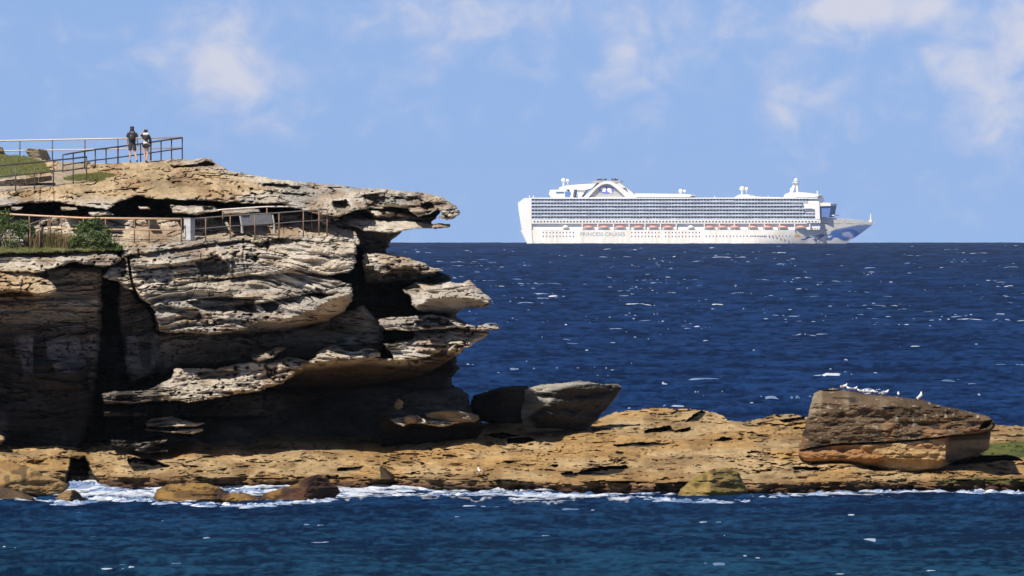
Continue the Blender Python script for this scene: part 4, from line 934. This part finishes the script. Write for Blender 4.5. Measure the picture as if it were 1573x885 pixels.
# ------------------------------------------------------------------ GULLS
M_GW = simple('gull white feathers', (.85, .84, .82), .8, var=.03); M_GG = simple('gull grey wing', (.36, .37, .39), .8); M_GR = simple('gull red bill and legs', (.55, .08, .04), .6); M_GB = simple('gull black tail feathers', (.03,.03,.035), .8)
def make_gull(name='gull'):
    g = empty(name, (0,0,0)); Z = .11
    body = skin_mesh('body', [((-.17,0,Z+.03), (.018,.03)), ((-.07,0,Z+.045), (.05,.055)), ((.03,0,Z+.06), (.062,.065)), ((.09,0,Z+.10), (.04,.042)), ((.115,0,Z+.15), (.028,.03)), ((.13,0,Z+.185), (.034,.036))], [(0,1),(1,2),(2,3),(3,4),(4,5)], M_GW, g, root=2)
    for s in (-1, 1):
        MB().ball((-.05, s*.058, Z+.06), .1, 10, 8, (1.25, .16, .42), Matrix.Rotation(.12, 3, 'Y')).build('wing', M_GG, g, smooth=True)
        lg = MB().tube([(.0, s*.025, Z+.01), (.005, s*.025, .0)], .006, 6).box(-.005, .04, s*.025-.014, s*.025+.014, -.002, .006).build('leg', M_GR, g)
    MB().ball((-.2, 0, Z+.035), .05, 8, 6, (1.2, .35, .2)).build('tail', M_GB, g)
    MB().tube([(.155,0,Z+.185), (.2,0,Z+.175)], [.011, .003], 6).build('bill', M_GR, g)
    MB().ball((.142, -.026, Z+.195), .005, 6, 4).ball((.142, .026, Z+.195), .005, 6, 4).build('eyes', M_GB, body)
    return g
def copy_tree(o, parent=None):
    c = o.copy(); COL.objects.link(c); c.parent = parent
    for ch in list(o.children): copy_tree(ch, c)
    return c
bigb = [o for o in bpy.data.objects if o.get('label', '').startswith('huge boulder')][0]
bco = np.zeros(len(bigb.data.vertices) * 3, np.float32); bigb.data.vertices.foreach_get('co', bco); bco = bco.reshape(-1, 3)
bu = bco[:, 0] * F / bco[:, 1] + 786.5
gl = [(1296.5,1.25,0,'first gull at the left end of the row, larger and nearest the boulder high corner'),(1304.2,1,160,'second gull from the left on the big boulder'),(1312.8,1.05,10,'third gull from the left on the big boulder'),
      (1320.2,.85,170,'left gull of the tightly packed middle bunch'),(1324.6,.9,0,'second gull of the packed middle bunch'),(1329.5,.9,20,'third gull of the packed middle bunch'),(1333.5,1,180,'fourth gull of the packed middle bunch'),(1337.5,1,0,'last gull at the right end of the packed bunch'),
      (1344,1,150,'gull just right of the packed bunch, before a gap'),(1354.3,.85,0,'small gull at the left of the pair after the gap'),(1360.5,1.2,10,'bigger gull at the right of the pair after the gap'),(1380,1.05,90,'single gull between the pair and the upright one'),(1416.5,1.45,35,'upright gull standing alone at the right, head raised')]
g0 = None
for gu, sc, rz, lb in gl:
    sel = np.abs(bu - gu) < 1.6; pts = bco[sel]; k = np.argmax((pts[:, 2] - CH) / pts[:, 1]); q = pts[k]
    if g0 is None: g = g0 = make_gull()
    else: g = copy_tree(g0)
    g.location = (PV(gu, 0, float(q[1])).x, float(q[1]) - .02, float(q[2]) - .01); g.scale = (sc * .9,) * 3; g.rotation_euler = (0, math.radians(-32) if sc > 1.4 else 0, math.radians(rz))
    tag(g, lb, 'gull', 'gulls resting on the big boulder')
g = copy_tree(g0); p = PV(735.5, 729.5, shelf_at(735.5, 731) - .3); g.location = p; g.scale = (1.2,) * 3; g.rotation_euler = (0, 0, math.radians(100))
tag(g, 'lone white gull on the flat shelf near the surf', 'gull')

# ------------------------------------------------------------------ PLANTS
def leafmat(name, cols):
    m, t, b = newmat(name)
    g = t.n('ShaderNodeNewGeometry'); c = t.ramp(g.outputs['Random Per Island'], [(i / (len(cols) - 1), c) for i, c in enumerate(cols)])
    m.node_tree.links.new(c, b.inputs['Base Color']); b.inputs['Roughness'].default_value = .55; b.inputs['Specular IOR Level'].default_value = .3
    b.inputs['Subsurface Weight'].default_value = 0
    return m
M_LEAF = leafmat('coastal shrub leaf', [(.03,.055,.015), (.07,.12,.03), (.13,.19,.05), (.05,.08,.025), (.16,.17,.07)])
M_STEM = simple('shrub stem', (.20,.16,.12), .9)
M_DRY = leafmat('dry grass blade', [(.20,.13,.06), (.30,.20,.10), (.16,.12,.05), (.10,.13,.04)])
M_GRASS = leafmat('green grass blade', [(.12,.15,.035), (.20,.20,.06), (.08,.11,.025), (.28,.23,.10)])
def leaves(n, clumps, size, flat=.35):
    vs = []; fs = []
    for _ in range(n):
        c, r = random.choices(clumps, [k[1][0] * k[1][2] for k in clumps])[0]
        th = random.uniform(0, 2*math.pi); ph = math.acos(random.uniform(-1, 1)); q = min(1.35, abs(random.gauss(.62, .33)))
        p = Vector(c) + Vector((math.sin(ph)*math.cos(th)*r[0], math.sin(ph)*math.sin(th)*r[1], math.cos(ph)*r[2])) * q
        a = Vector((random.uniform(-1,1), random.uniform(-1,1), random.uniform(-.4,.8))).normalized(); b = a.orthogonal().normalized(); b.rotate(Matrix.Rotation(random.uniform(0,6.28), 3, a))
        s = size * random.uniform(.6, 1.3); k = len(vs); cc = a.cross(b) * s * .2
        vs += [tuple(p - a*s), tuple(p + b*s*flat + cc), tuple(p + a*s), tuple(p - b*s*flat + cc)]; fs += [(k, k+1, k+2, k+3)]
    return vs, fs
def bush(base, clumps, n, size, label, stems):
    e = empty('shrub', base); tag(e, label, 'shrub', 'shrubs at the left end of the lower path')
    vs, fs = leaves(n, clumps, size); me = bpy.data.meshes.new('foliage'); me.from_pydata(vs, [], fs); link('foliage', me, M_LEAF, e)
    for c, r in stems: MB().tube([(0,0,-.1), (c[0]*.4, c[1]*.4, c[2]*.55), c], [r, r*.7, r*.3], 6).build('stem', M_STEM, e)
    return e
S = 1 / 31.1
def cl(u, v, ru, rv, bu_, bv_): return ((( u - bu_) * S, random.uniform(-.3, .3), (bv_ - v) * S), (ru * S, ru * S * .8, rv * S))
def bushpx(cls, bu_, bv_, D, n, size, label):
    c = [cl(*k, bu_, bv_) for k in cls]
    bush(PV(bu_, bv_, D), c, n, size, label, [(k[0], .035) for k in c[:6]])
bushpx([(138,346,15,9),(128,352,14,9),(152,352,13,10),(145,362,20,10),(120,368,13,10),(160,368,14,10),(172,378,14,7),(130,378,18,8),(150,378,18,8),(182,381,8,4),(110,377,8,8),(148,338,6,4),(164,356,8,7)], 146, 387, 599.6, 5200, .085, 'green bushy shrub with spreading right side, right of the dry grass clump')
bushpx([(-20,336,26,14),(4,334,14,12),(6,350,16,12),(24,348,13,8),(38,346,11,8),(30,358,14,10),(-10,362,20,14),(-40,350,26,20),(18,372,12,6),(48,356,8,8),(-80,350,40,24),(10,326,6,5)], 10, 388, 599.6, 6500, .085, 'green leafy shrub at the left edge behind the sloping handrail')
def grasses(name, spots, n, h, w, mat, lean=.35):
    vs = []; fs = []
    for _ in range(n):
        x, y, z = random.choice(spots) if not callable(spots) else spots()
        hh = h * random.uniform(.5, 1.15); a = random.uniform(0, 6.28); l = random.uniform(0, lean) * hh
        dx, dy = math.cos(a)*l, math.sin(a)*l; b = random.uniform(0, 3.14); wx, wy = math.cos(b)*w, math.sin(b)*w; k = len(vs)
        vs += [(x-wx,y-wy,z-.03),(x+wx,y+wy,z-.03),(x+dx*.4+wx*.7,y+dy*.4+wy*.7,z+hh*.6),(x+dx*.4-wx*.7,y+dy*.4-wy*.7,z+hh*.6),(x+dx,y+dy,z+hh)]
        fs += [(k,k+1,k+2,k+3),(k+3,k+2,k+4)]
    me = bpy.data.meshes.new(name); me.from_pydata(vs, [], fs); return link(name, me, mat)
def sp_dry():
    u = random.gauss(74, 17); v = 386 + random.uniform(-3, 3); return tuple(PV(max(40, min(u, 112)), v, 600.0 + random.uniform(-.4, .4)))
o = grasses('dry_grass', sp_dry, 2600, .95, .016, M_DRY, .55); tag(o, 'tall dry brown grass clump between the two shrubs', 'grass clump', kind=None)
MB().tube([PV(58,388,599.5), PV(62,366,599.5), PV(66,348,599.5)], [.09, .075, .06], 8).build('dead_stump', simple('burnt wood', (.04,.03,.025), .9, bump=.5)).update_tag()
tag(bpy.data.objects['dead_stump'], 'short dark dead stump standing in the dry grass', 'stump')
def sp_low():
    u = random.uniform(-120, 186); v = random.uniform(379, 389)
    if 100 < u < 110: v = 385
    return tuple(PV(u, v, depth_at(u, v) - .05))
def sp_top():
    while True:
        if random.random() < .75: u = random.uniform(-200, 80); v = random.uniform(237, 270)
        else: u = random.uniform(95, 178); v = random.uniform(266, 279)
        j = int(v - 234); i = int(u + 260)
        if grassreg[j, i] > .4: return tuple(PV(u, v, DEP2[j, i] - .02))
o = grasses('grass', sp_low, 2600, .11, .012, M_GRASS); tag(o, 'short green grass at the foot of the shrubs', kind='stuff')
o = grasses('grass', sp_top, 14000, .085, .014, M_GRASS); tag(o, 'short green and yellow grass on top of the headland', kind='stuff')
# ------------------------------------------------------------------ SEA (curved with the earth)
def rows():
    r = [8, 30, 60, 100, 150, 200, 260, 320, 370, 405]
    vv = 925.0
    while vv > 374.2:
        r.append(Dw(vv)) if vv - VL > 60 else None
        st = .55 if 738 < vv < 776 else (1.0 if vv > 776 else (2.5 if vv > 655 else .75))
        vv -= st
        if vv - VL <= 60: break
    # beyond: even steps in dip below the level, allowing for the curve of the earth
    D = r[-1]
    while D < 12600:
        D += .7 / (CH * F / D**2 - F / (2 * RE)); 
        if D < 0 or D - r[-1] > 260: break
        r.append(D)
    while r[-1] < 15500: r.append(r[-1] + 240)
    return np.array(r)
R = rows()
um = np.concatenate([[-60000,-30000,-16000,-9000,-5000,-3000,-1800,-1100,-700,-450], np.arange(-300, 1881, 2.6), [2000,2300,2800,3600,5000,8000,14000,28000,60000]])
UU, RR = np.meshgrid(um, R)
XX = (UU - 786.5) / F * RR
def swell(X, Y):
    far = sst(560, 900, Y)
    # wind sea: crests lie mostly along x
    z = (.20 + .24 * far) * fbm(X / (7 + 7 * far) + Y * .02, Y / 6.5, 101, 3, .5)
    z = z + (.12 + .16 * far) * (1 - 2 * np.abs(fbm(X / (3.2 + 3 * far) - Y * .05, Y / 3.1, 102, 3, .55)))
    z = z + .035 * fbm(X / .8, Y / 1.4, 103, 2)
    return z
edge = (np.abs(UU - 786) < 1100) * 1.0
calm = 1 - .55 * sst(560, 640, RR) * sst(760, 640, RR)
WV_ = swell(XX, RR) * edge * calm
WV_ = WV_ - .08
ZZ = -(XX ** 2 + RR ** 2) / (2 * RE) + WV_
# foam where the sea breaks on the shelf
vwU = np.interp(UU, [-300,0,100,135,200,600,900,1010,1100,1200,1330,1573,1880], [766,764,762,747,751,750,756,757,758,759,755,752,750])
VR = VL + CH * F / np.maximum(RR, 300)
dv = VR - vwU
ext = np.interp(UU, [-300,0,60,110,150,380,560,800,960,1050,1160,1250,1573,1880], [5,6,7,10,24,19,17,16,13,8,6,9,7,7])
ext = ext + 9 * fbm(UU / 45, UU * 0, 111, 4, .6)
band = sst(0, 4, ext - dv) * (dv > -22)
streak = fbm(XX / 2.6 + RR * .04, RR / 2.2, 112, 5, .62)
dens = np.interp(UU, [-300,0,110,150,330,540,800,1000,1100,1573,1880], [.35,.4,.6,.85,.9,.85,.8,.7,.45,.42,.4])
foam = np.clip(band * sst(.50, -.16, streak - (dens - .5) * .5 + .30 + .25 * sst(.3, 1, dv / ext)), 0, 1) * (RR > 500) * (RR < 640)
foam = np.maximum(foam, band * sst(2.5, .8, np.abs(dv - ext * .93)) * .8 * (vn(UU / 12, UU * 0, 113) > .25) * (RR > 500) * (RR < 640))
ZZ = ZZ + foam * (.05 + .13 * np.maximum(0, fbm(XX / .9, RR / 1.2, 114, 3) + .4)) 
chop = np.clip(.5 + .5 * (.6 * fbm(XX / 11, RR / 14, 115, 3) + 1.0 * fbm(XX / 2.6, RR / 4, 116, 4, .65) * sst(4500, 1200, RR) + 1.5 * fbm(XX / (.35 + np.maximum(RR - 500, 0) * .0009), RR / 1.3, 117, 3, .6) + WV_ * 1.4), 0, 1)
Vsea = np.stack([XX.ravel(), RR.ravel(), ZZ.ravel()], 1)
idx = np.arange(UU.size).reshape(UU.shape)
Q = np.stack([idx[:-1, :-1].ravel(), idx[:-1, 1:].ravel(), idx[1:, 1:].ravel(), idx[1:, :-1].ravel()], 1)
me = mesh_np('sea', Vsea, Q, None, smooth=True, extra={'foam': foam.ravel(), 'chop': chop.ravel()})
ms_, t, b = newmat('sea water')
fo = t.n('ShaderNodeAttribute', attribute_name='foam').outputs['Fac']; ch_ = t.n('ShaderNodeAttribute', attribute_name='chop').outputs['Fac']
tc = t.n('ShaderNodeTexCoord'); sp = t.n('ShaderNodeSeparateXYZ', i={0: tc.outputs['Object']})
near = t.n('ShaderNodeMapRange', i={'Value': sp.outputs['Y'], 'From Min': 440.0, 'From Max': 640.0}).outputs[0]
deep = t.mix(near, (.001, .011, .032), (.0014, .010, .043))
bright = t.mix(near, (.009, .052, .105), (.009, .037, .128))
col = t.mix(t.ramp(ch_, [(.28, 0), (.6, .45), (.95, 1)]), deep, bright)
mpw = t.n('ShaderNodeMapping', i={'Vector': tc.outputs['Object'], 'Scale': (1, .5, 1)})
w1 = t.n('ShaderNodeTexNoise', i={'Vector': mpw.outputs[0], 'Scale': 1.1, 'Detail': 5, 'Roughness': .6})
w2 = t.n('ShaderNodeTexNoise', i={'Vector': mpw.outputs[0], 'Scale': .22, 'Detail': 4, 'Roughness': .6})
fn = t.n('ShaderNodeTexNoise', i={'Vector': mpw.outputs[0], 'Scale': 2.5, 'Detail': 6, 'Roughness': .7})
fmask = t.m('MULTIPLY', fo, t.m('ADD', t.m('MULTIPLY', fn.outputs[0], 1.8), -.05), clamp=True)
fmask = t.ramp(fmask, [(.22, 0), (.6, 1)])
col = t.mix(fmask, col, (.60, .64, .72))
ms_.node_tree.links.new(col, b.inputs['Base Color'])
rg = t.m('ADD', t.m('MULTIPLY', fmask, .5), .22); ms_.node_tree.links.new(rg, b.inputs['Roughness'])
b.inputs['IOR'].default_value = 1.33; b.inputs['Specular IOR Level'].default_value = 0
hh = t.m('ADD', t.m('MULTIPLY', w1.outputs[0], .5), t.m('MULTIPLY', w2.outputs[0], 2.0))
bp = t.n('ShaderNodeBump', i={'Height': hh, 'Strength': .9, 'Distance': .55}); ms_.node_tree.links.new(bp.outputs[0], b.inputs['Normal'])
gl_ = t.n('ShaderNodeBsdfGlossy', i={'Color': (.9, .95, 1, 1), 'Roughness': .25, 'Normal': bp.outputs[0]})
mx_ = t.n('ShaderNodeMixShader', i={0: .045, 1: b.outputs[0], 2: gl_.outputs[0]})
ms_.node_tree.links.new(mx_.outputs[0], ms_.node_tree.nodes['Material Output'].inputs['Surface'])
sea = link('sea', me, ms_); tag(sea, 'dark blue choppy sea reaching the horizon', kind='structure')

# whitecaps on the crests
vs = []; fs = []
jr = np.arange(len(R)); VRr = VL + CH * F / R + R * F / (2 * RE)
cand = np.nonzero((R > 690) & (R < 11500))[0]; cn = np.nonzero((R > 436) & (R < 552))[0]
icol = np.nonzero((um > -290) & (um < 1870))[0]
def cap(j, i, L, h):
    X0 = XX[j, i]; Y0 = R[j]; n = max(5, int(L / .25)); k = len(vs); sk = random.uniform(-.5, .5); ph = random.uniform(0, 99)
    n = min(max(n, 9), 18)
    for q in range(n + 1):
        t_ = q / n; x = X0 + (t_ - .5) * L; e = max(0, math.sin(math.pi * t_)) ** .8 * (.15 + 1.1 * float(vn(t_ * 4.2 + ph, ph)) ** 1.3); z0 = float(ZZ[j, i]) + h * .5 * math.sin(t_ * 2.5 + ph)
        y = Y0 + sk * (t_ - .5) * L
        dz = .16 * (1 - min(1, e * 1.5)) * (1 + R[j] / 3000); vs.extend([(x, y - .9 - e * .5, z0 - .14 - dz), (x, y - .35 * e, z0 + h * e * .75 - dz), (x, y, z0 + h * e - dz), (x, y + .8, z0 - .18 - dz)])
    for q in range(n):
        for m in range(3): fs.append((k + 4*q + m, k + 4*(q+1) + m, k + 4*(q+1) + m + 1, k + 4*q + m + 1))
rowv = VRr[cand]
for _ in range(950):
    clump = random.random() < .35
    vt = random.uniform(376, 655) if random.random() < .55 else random.uniform(376, 500)
    j = cand[np.argmin(np.abs(rowv - vt))]; i0 = random.choice(icol)
    for c_ in range(random.randint(2, 5) if clump else 1):
        i = int(np.clip(i0 + c_ * random.randint(2, 9) * (700 / R[j]) ** .5 * 1.5, icol[0], icol[-1])); jj = int(np.clip(j + random.choice((-2,-1,0,0,1,2)), cand[0], cand[-1]))
        seg = ZZ[max(jj-1,0):jj+2, max(i-3,0):i+4] - ZZ[jj, i]
        o_ = np.unravel_index(np.argmax(seg), seg.shape); jj2 = max(jj-1,0) + o_[0]; i2 = max(i-3,0) + o_[1]
        sc = (R[jj2] / 1300) ** .7
        cap(jj2, i2, random.choice((.4, .5, .6, .8, 1.0, 1.4, 2.0, 3.0)) * sc * random.uniform(.7, 1.3), random.uniform(.03, .085) * sc)
for _ in range(60):
    j = random.choice(cn); i = random.choice(icol)
    for c_ in range(random.randint(1, 3)):
        cap(int(np.clip(j + random.randint(-1, 1), 0, len(R)-1)), min(i + c_ * 7, icol[-1]), random.uniform(.4, 1.3), random.uniform(.012, .028))
me = bpy.data.meshes.new('whitecaps'); me.from_pydata(vs, [], fs)
M_FOAM = leafmat('sea foam', [(.05,.10,.22), (.16,.24,.40), (.45,.52,.64), (.10,.17,.32), (.66,.69,.76)])
me.polygons.foreach_set('use_smooth', [True] * len(me.polygons))
wc = link('whitecaps', me, M_FOAM); tag(wc, 'scattered small white breaking crests on the blue sea', kind='stuff')
# broken wash and splashes where waves meet the rocks
vs = []; fs = []
def blob(u, v, r, hz):
    D = Dw(v) - 1.0; p = PV(u, v, D); k = len(vs); ico = 7
    for a in range(4):
        ph = a / 3 * math.pi * .5
        for c in range(ico):
            w = 2*math.pi*c/ico; q = r * (.7 + .6 * random.random())
            vs.append((p.x + math.cos(ph)*math.cos(w)*q, p.y + math.cos(ph)*math.sin(w)*q, -.05 + math.sin(ph) * hz * random.uniform(.6, 1.2)))
    for a in range(3):
        for c in range(ico):
            c2 = (c+1) % ico; fs.append((k+a*ico+c, k+a*ico+c2, k+(a+1)*ico+c2, k+(a+1)*ico+c))
lines = [([(-200,771),(0,767),(58,768),(100,773),(140,771)], 100, 1), ([(112,748),(130,747),(150,750)], 60, 1.7), ([(150,752),(190,756),(236,760)], 90, 1.2), ([(236,772),(300,775),(400,777),(520,766)], 130, .9), ([(340,752),(400,754)], 40, .9),
         ([(150,764),(235,770)], 60, 1), ([(524,760),(600,762),(700,760),(800,758),(900,762),(1040,768)], 240, .9), ([(524,751),(700,751),(900,757),(1040,760)], 90, .7), ([(1040,768),(1100,770),(1150,768)], 45, .8), ([(1150,764),(1230,762),(1290,756),(1340,752),(1400,755),(1573,757),(1800,757)], 230, .9), ([(1290,753),(1345,751)], 40, 1.2)]
for pl, n, sc in lines:
    pl = np.array(pl, float)
    for _ in range(n):
        u = random.uniform(pl[0,0], pl[-1,0]); v = float(np.interp(u, pl[:,0], pl[:,1])) + random.uniform(-1.8, 1.8)
        blob(u, v, random.uniform(.12, .5) * sc, random.uniform(.05, .19) * sc)
me = bpy.data.meshes.new('surf'); me.from_pydata(vs, [], fs)
su = link('surf', me, M_FOAM); tag(su, 'white surf breaking along the foot of the rocks', kind='stuff')

# ------------------------------------------------------------------ LIGHT, AIR, SKY
AZ = math.radians(-33)     # sun comes over the left shoulder: angle from straight behind the camera
EL = math.radians(47)
sdir = Vector((math.sin(AZ) * math.cos(EL), -math.cos(AZ) * math.cos(EL), math.sin(EL)))
sd = bpy.data.lights.new('sun', 'SUN'); sd.energy = 5.0; sd.angle = math.radians(.5); sd.color = (1, .93, .82)
so = bpy.data.objects.new('sun', sd); COL.objects.link(so); so.location = sdir * 300
so.rotation_euler = sdir.to_track_quat('Z', 'Y').to_euler()
w = bpy.data.worlds.new('World'); scene.world = w; w.use_nodes = True
nt = w.node_tree; t = NT(nt); bg = nt.nodes['Background']
tc = t.n('ShaderNodeTexCoord'); sp = t.n('ShaderNodeSeparateXYZ', i={0: tc.outputs['Generated']})
zz = t.m('ADD', t.m('MULTIPLY', t.m('MAXIMUM', sp.outputs['Z'], -.01), .9), SKYLIFT)
cv = t.n('ShaderNodeCombineXYZ', i={0: sp.outputs['X'], 1: sp.outputs['Y'], 2: zz})
nv = t.n('ShaderNodeVectorMath', operation='NORMALIZE', i={0: cv.outputs[0]})
sky = t.n('ShaderNodeTexSky', sky_type='NISHITA', i={0: nv.outputs[0]}); sky.sun_disc = False
sky.sun_elevation = EL; sky.sun_rotation = math.atan2(sdir.x, sdir.y); sky.air_density = 1.0; sky.dust_density = .3; sky.ozone_density = 2.0
# clouds low over the sea, given by their bearing and elevation
X = sp.outputs['X']; Z = sp.outputs['Z']
def gauss(u, v, su_, sv_, a):
    x0 = (u - 786.5) / F; z0 = (VL - v) / F
    dx = t.m('MULTIPLY', t.m('ADD', X, -x0), F / su_); dz = t.m('MULTIPLY', t.m('ADD', Z, -z0), F / sv_)
    r2 = t.m('ADD', t.m('MULTIPLY', dx, dx), t.m('MULTIPLY', dz, dz))
    return t.m('MULTIPLY', t.m('EXPONENT', t.m('MULTIPLY', r2, -1.0)), a)
acc = None
for g_ in ((820,40,260,70,.14),(1250,80,200,110,.14),(1480,120,140,150,.16),(345,90,95,85,.5),(300,130,60,50,.22),(690,30,170,55,.28),(620,150,60,60,.16),(960,75,45,40,.3),(1310,8,80,32,.85),(1445,15,60,30,.45),(1565,50,40,60,.55),(1215,170,75,45,.32),(1560,190,90,60,.34),(1060,30,120,60,.16),(960,150,60,70,.18),(80,60,200,60,.14),(1470,85,50,30,.25),(450,190,90,50,.18)):
    g1 = gauss(*g_); acc = g1 if acc is None else t.m('ADD', acc, g1)
mp = t.n('ShaderNodeMapping', i={'Vector': tc.outputs['Generated'], 'Scale': (150, 150, 190)})
n1 = t.n('ShaderNodeTexNoise', i={'Vector': mp.outputs[0], 'Scale': 1.6, 'Detail': 7, 'Roughness': .58, 'Distortion': .4})
nn = t.m('ADD', t.m('MULTIPLY', t.m('ADD', n1.outputs[0], -.5), 1.5), t.m('MULTIPLY', acc, 1.35))
cm = t.n('ShaderNodeMapRange', interpolation_type='SMOOTHSTEP', i={'Value': nn, 'From Min': 0.0, 'From Max': .95}).outputs[0]
band_ = t.n('ShaderNodeMapRange', i={'Value': Z, 'From Min': .25, 'From Max': .05}).outputs[0]
cm = t.m('MULTIPLY', cm, band_)
zen = t.n('ShaderNodeMapRange', i={'Value': sp.outputs['Z'], 'From Min': .08, 'From Max': .6, 'To Min': 1.0, 'To Max': ZEN}).outputs[0]
skyc = t.mix(1.0, t.mix(1.0, sky.outputs[0], SKYTINT, 'MULTIPLY'), t.n('ShaderNodeCombineColor', i={0: zen, 1: zen, 2: zen}).outputs[0], 'MULTIPLY')
cc = t.mix(cm, CLOUDA, CLOUDB)
fin = t.mix(t.m('MULTIPLY', cm, .50), skyc, cc)
nt.links.new(fin, bg.inputs[0]); bg.inputs[1].default_value = SKYS
if HAZE:
    hz = MB().box(-2200, 2200, -20, 12900, -16, 60).build('haze', None)
    hm_ = bpy.data.materials.new('sea air'); hm_.use_nodes = True; hn = hm_.node_tree; hn.nodes.clear()
    pv = hn.nodes.new('ShaderNodeVolumePrincipled'); pv.inputs['Density'].default_value = HAZE; pv.inputs['Color'].default_value = (.75,.85,1,1); pv.inputs['Anisotropy'].default_value = .0
    ou = hn.nodes.new('ShaderNodeOutputMaterial'); hn.links.new(pv.outputs[0], ou.inputs['Volume'])
    hz.data.materials.append(hm_); tag(hz, kind='stuff')

# put the origin of every single-mesh thing at its foot
for o in list(COL.objects):
    if o.type == 'MESH' and o.parent is None and o.get('kind') is None and o.location.length < 1e-6:
        n = len(o.data.vertices); a = np.zeros(n * 3, np.float32); o.data.vertices.foreach_get('co', a); a = a.reshape(-1, 3)
        c = a.mean(0); c[2] = a[:, 2].min(); a -= c; o.data.vertices.foreach_set('co', a.ravel()); o.data.update(); o.location = [float(q) for q in c]
cam = bpy.data.cameras.new('camera'); cam.lens = F / 1573 * 36; cam.sensor_width = 36; cam.clip_start = 5; cam.clip_end = 40000
co = bpy.data.objects.new('camera', cam); COL.objects.link(co); co.location = (0, 0, CH); co.rotation_euler = (math.pi / 2 - TH, 0, 0)
scene.camera = co
vs_ = scene.view_settings; scene.display_settings.display_device = 'sRGB'
vs_.view_transform = 'Standard'; vs_.look = 'None'; vs_.gamma = 1; vs_.exposure = EXPO
scene.cycles.max_bounces = 6; scene.cycles.diffuse_bounces = 3; scene.cycles.volume_bounces = 0
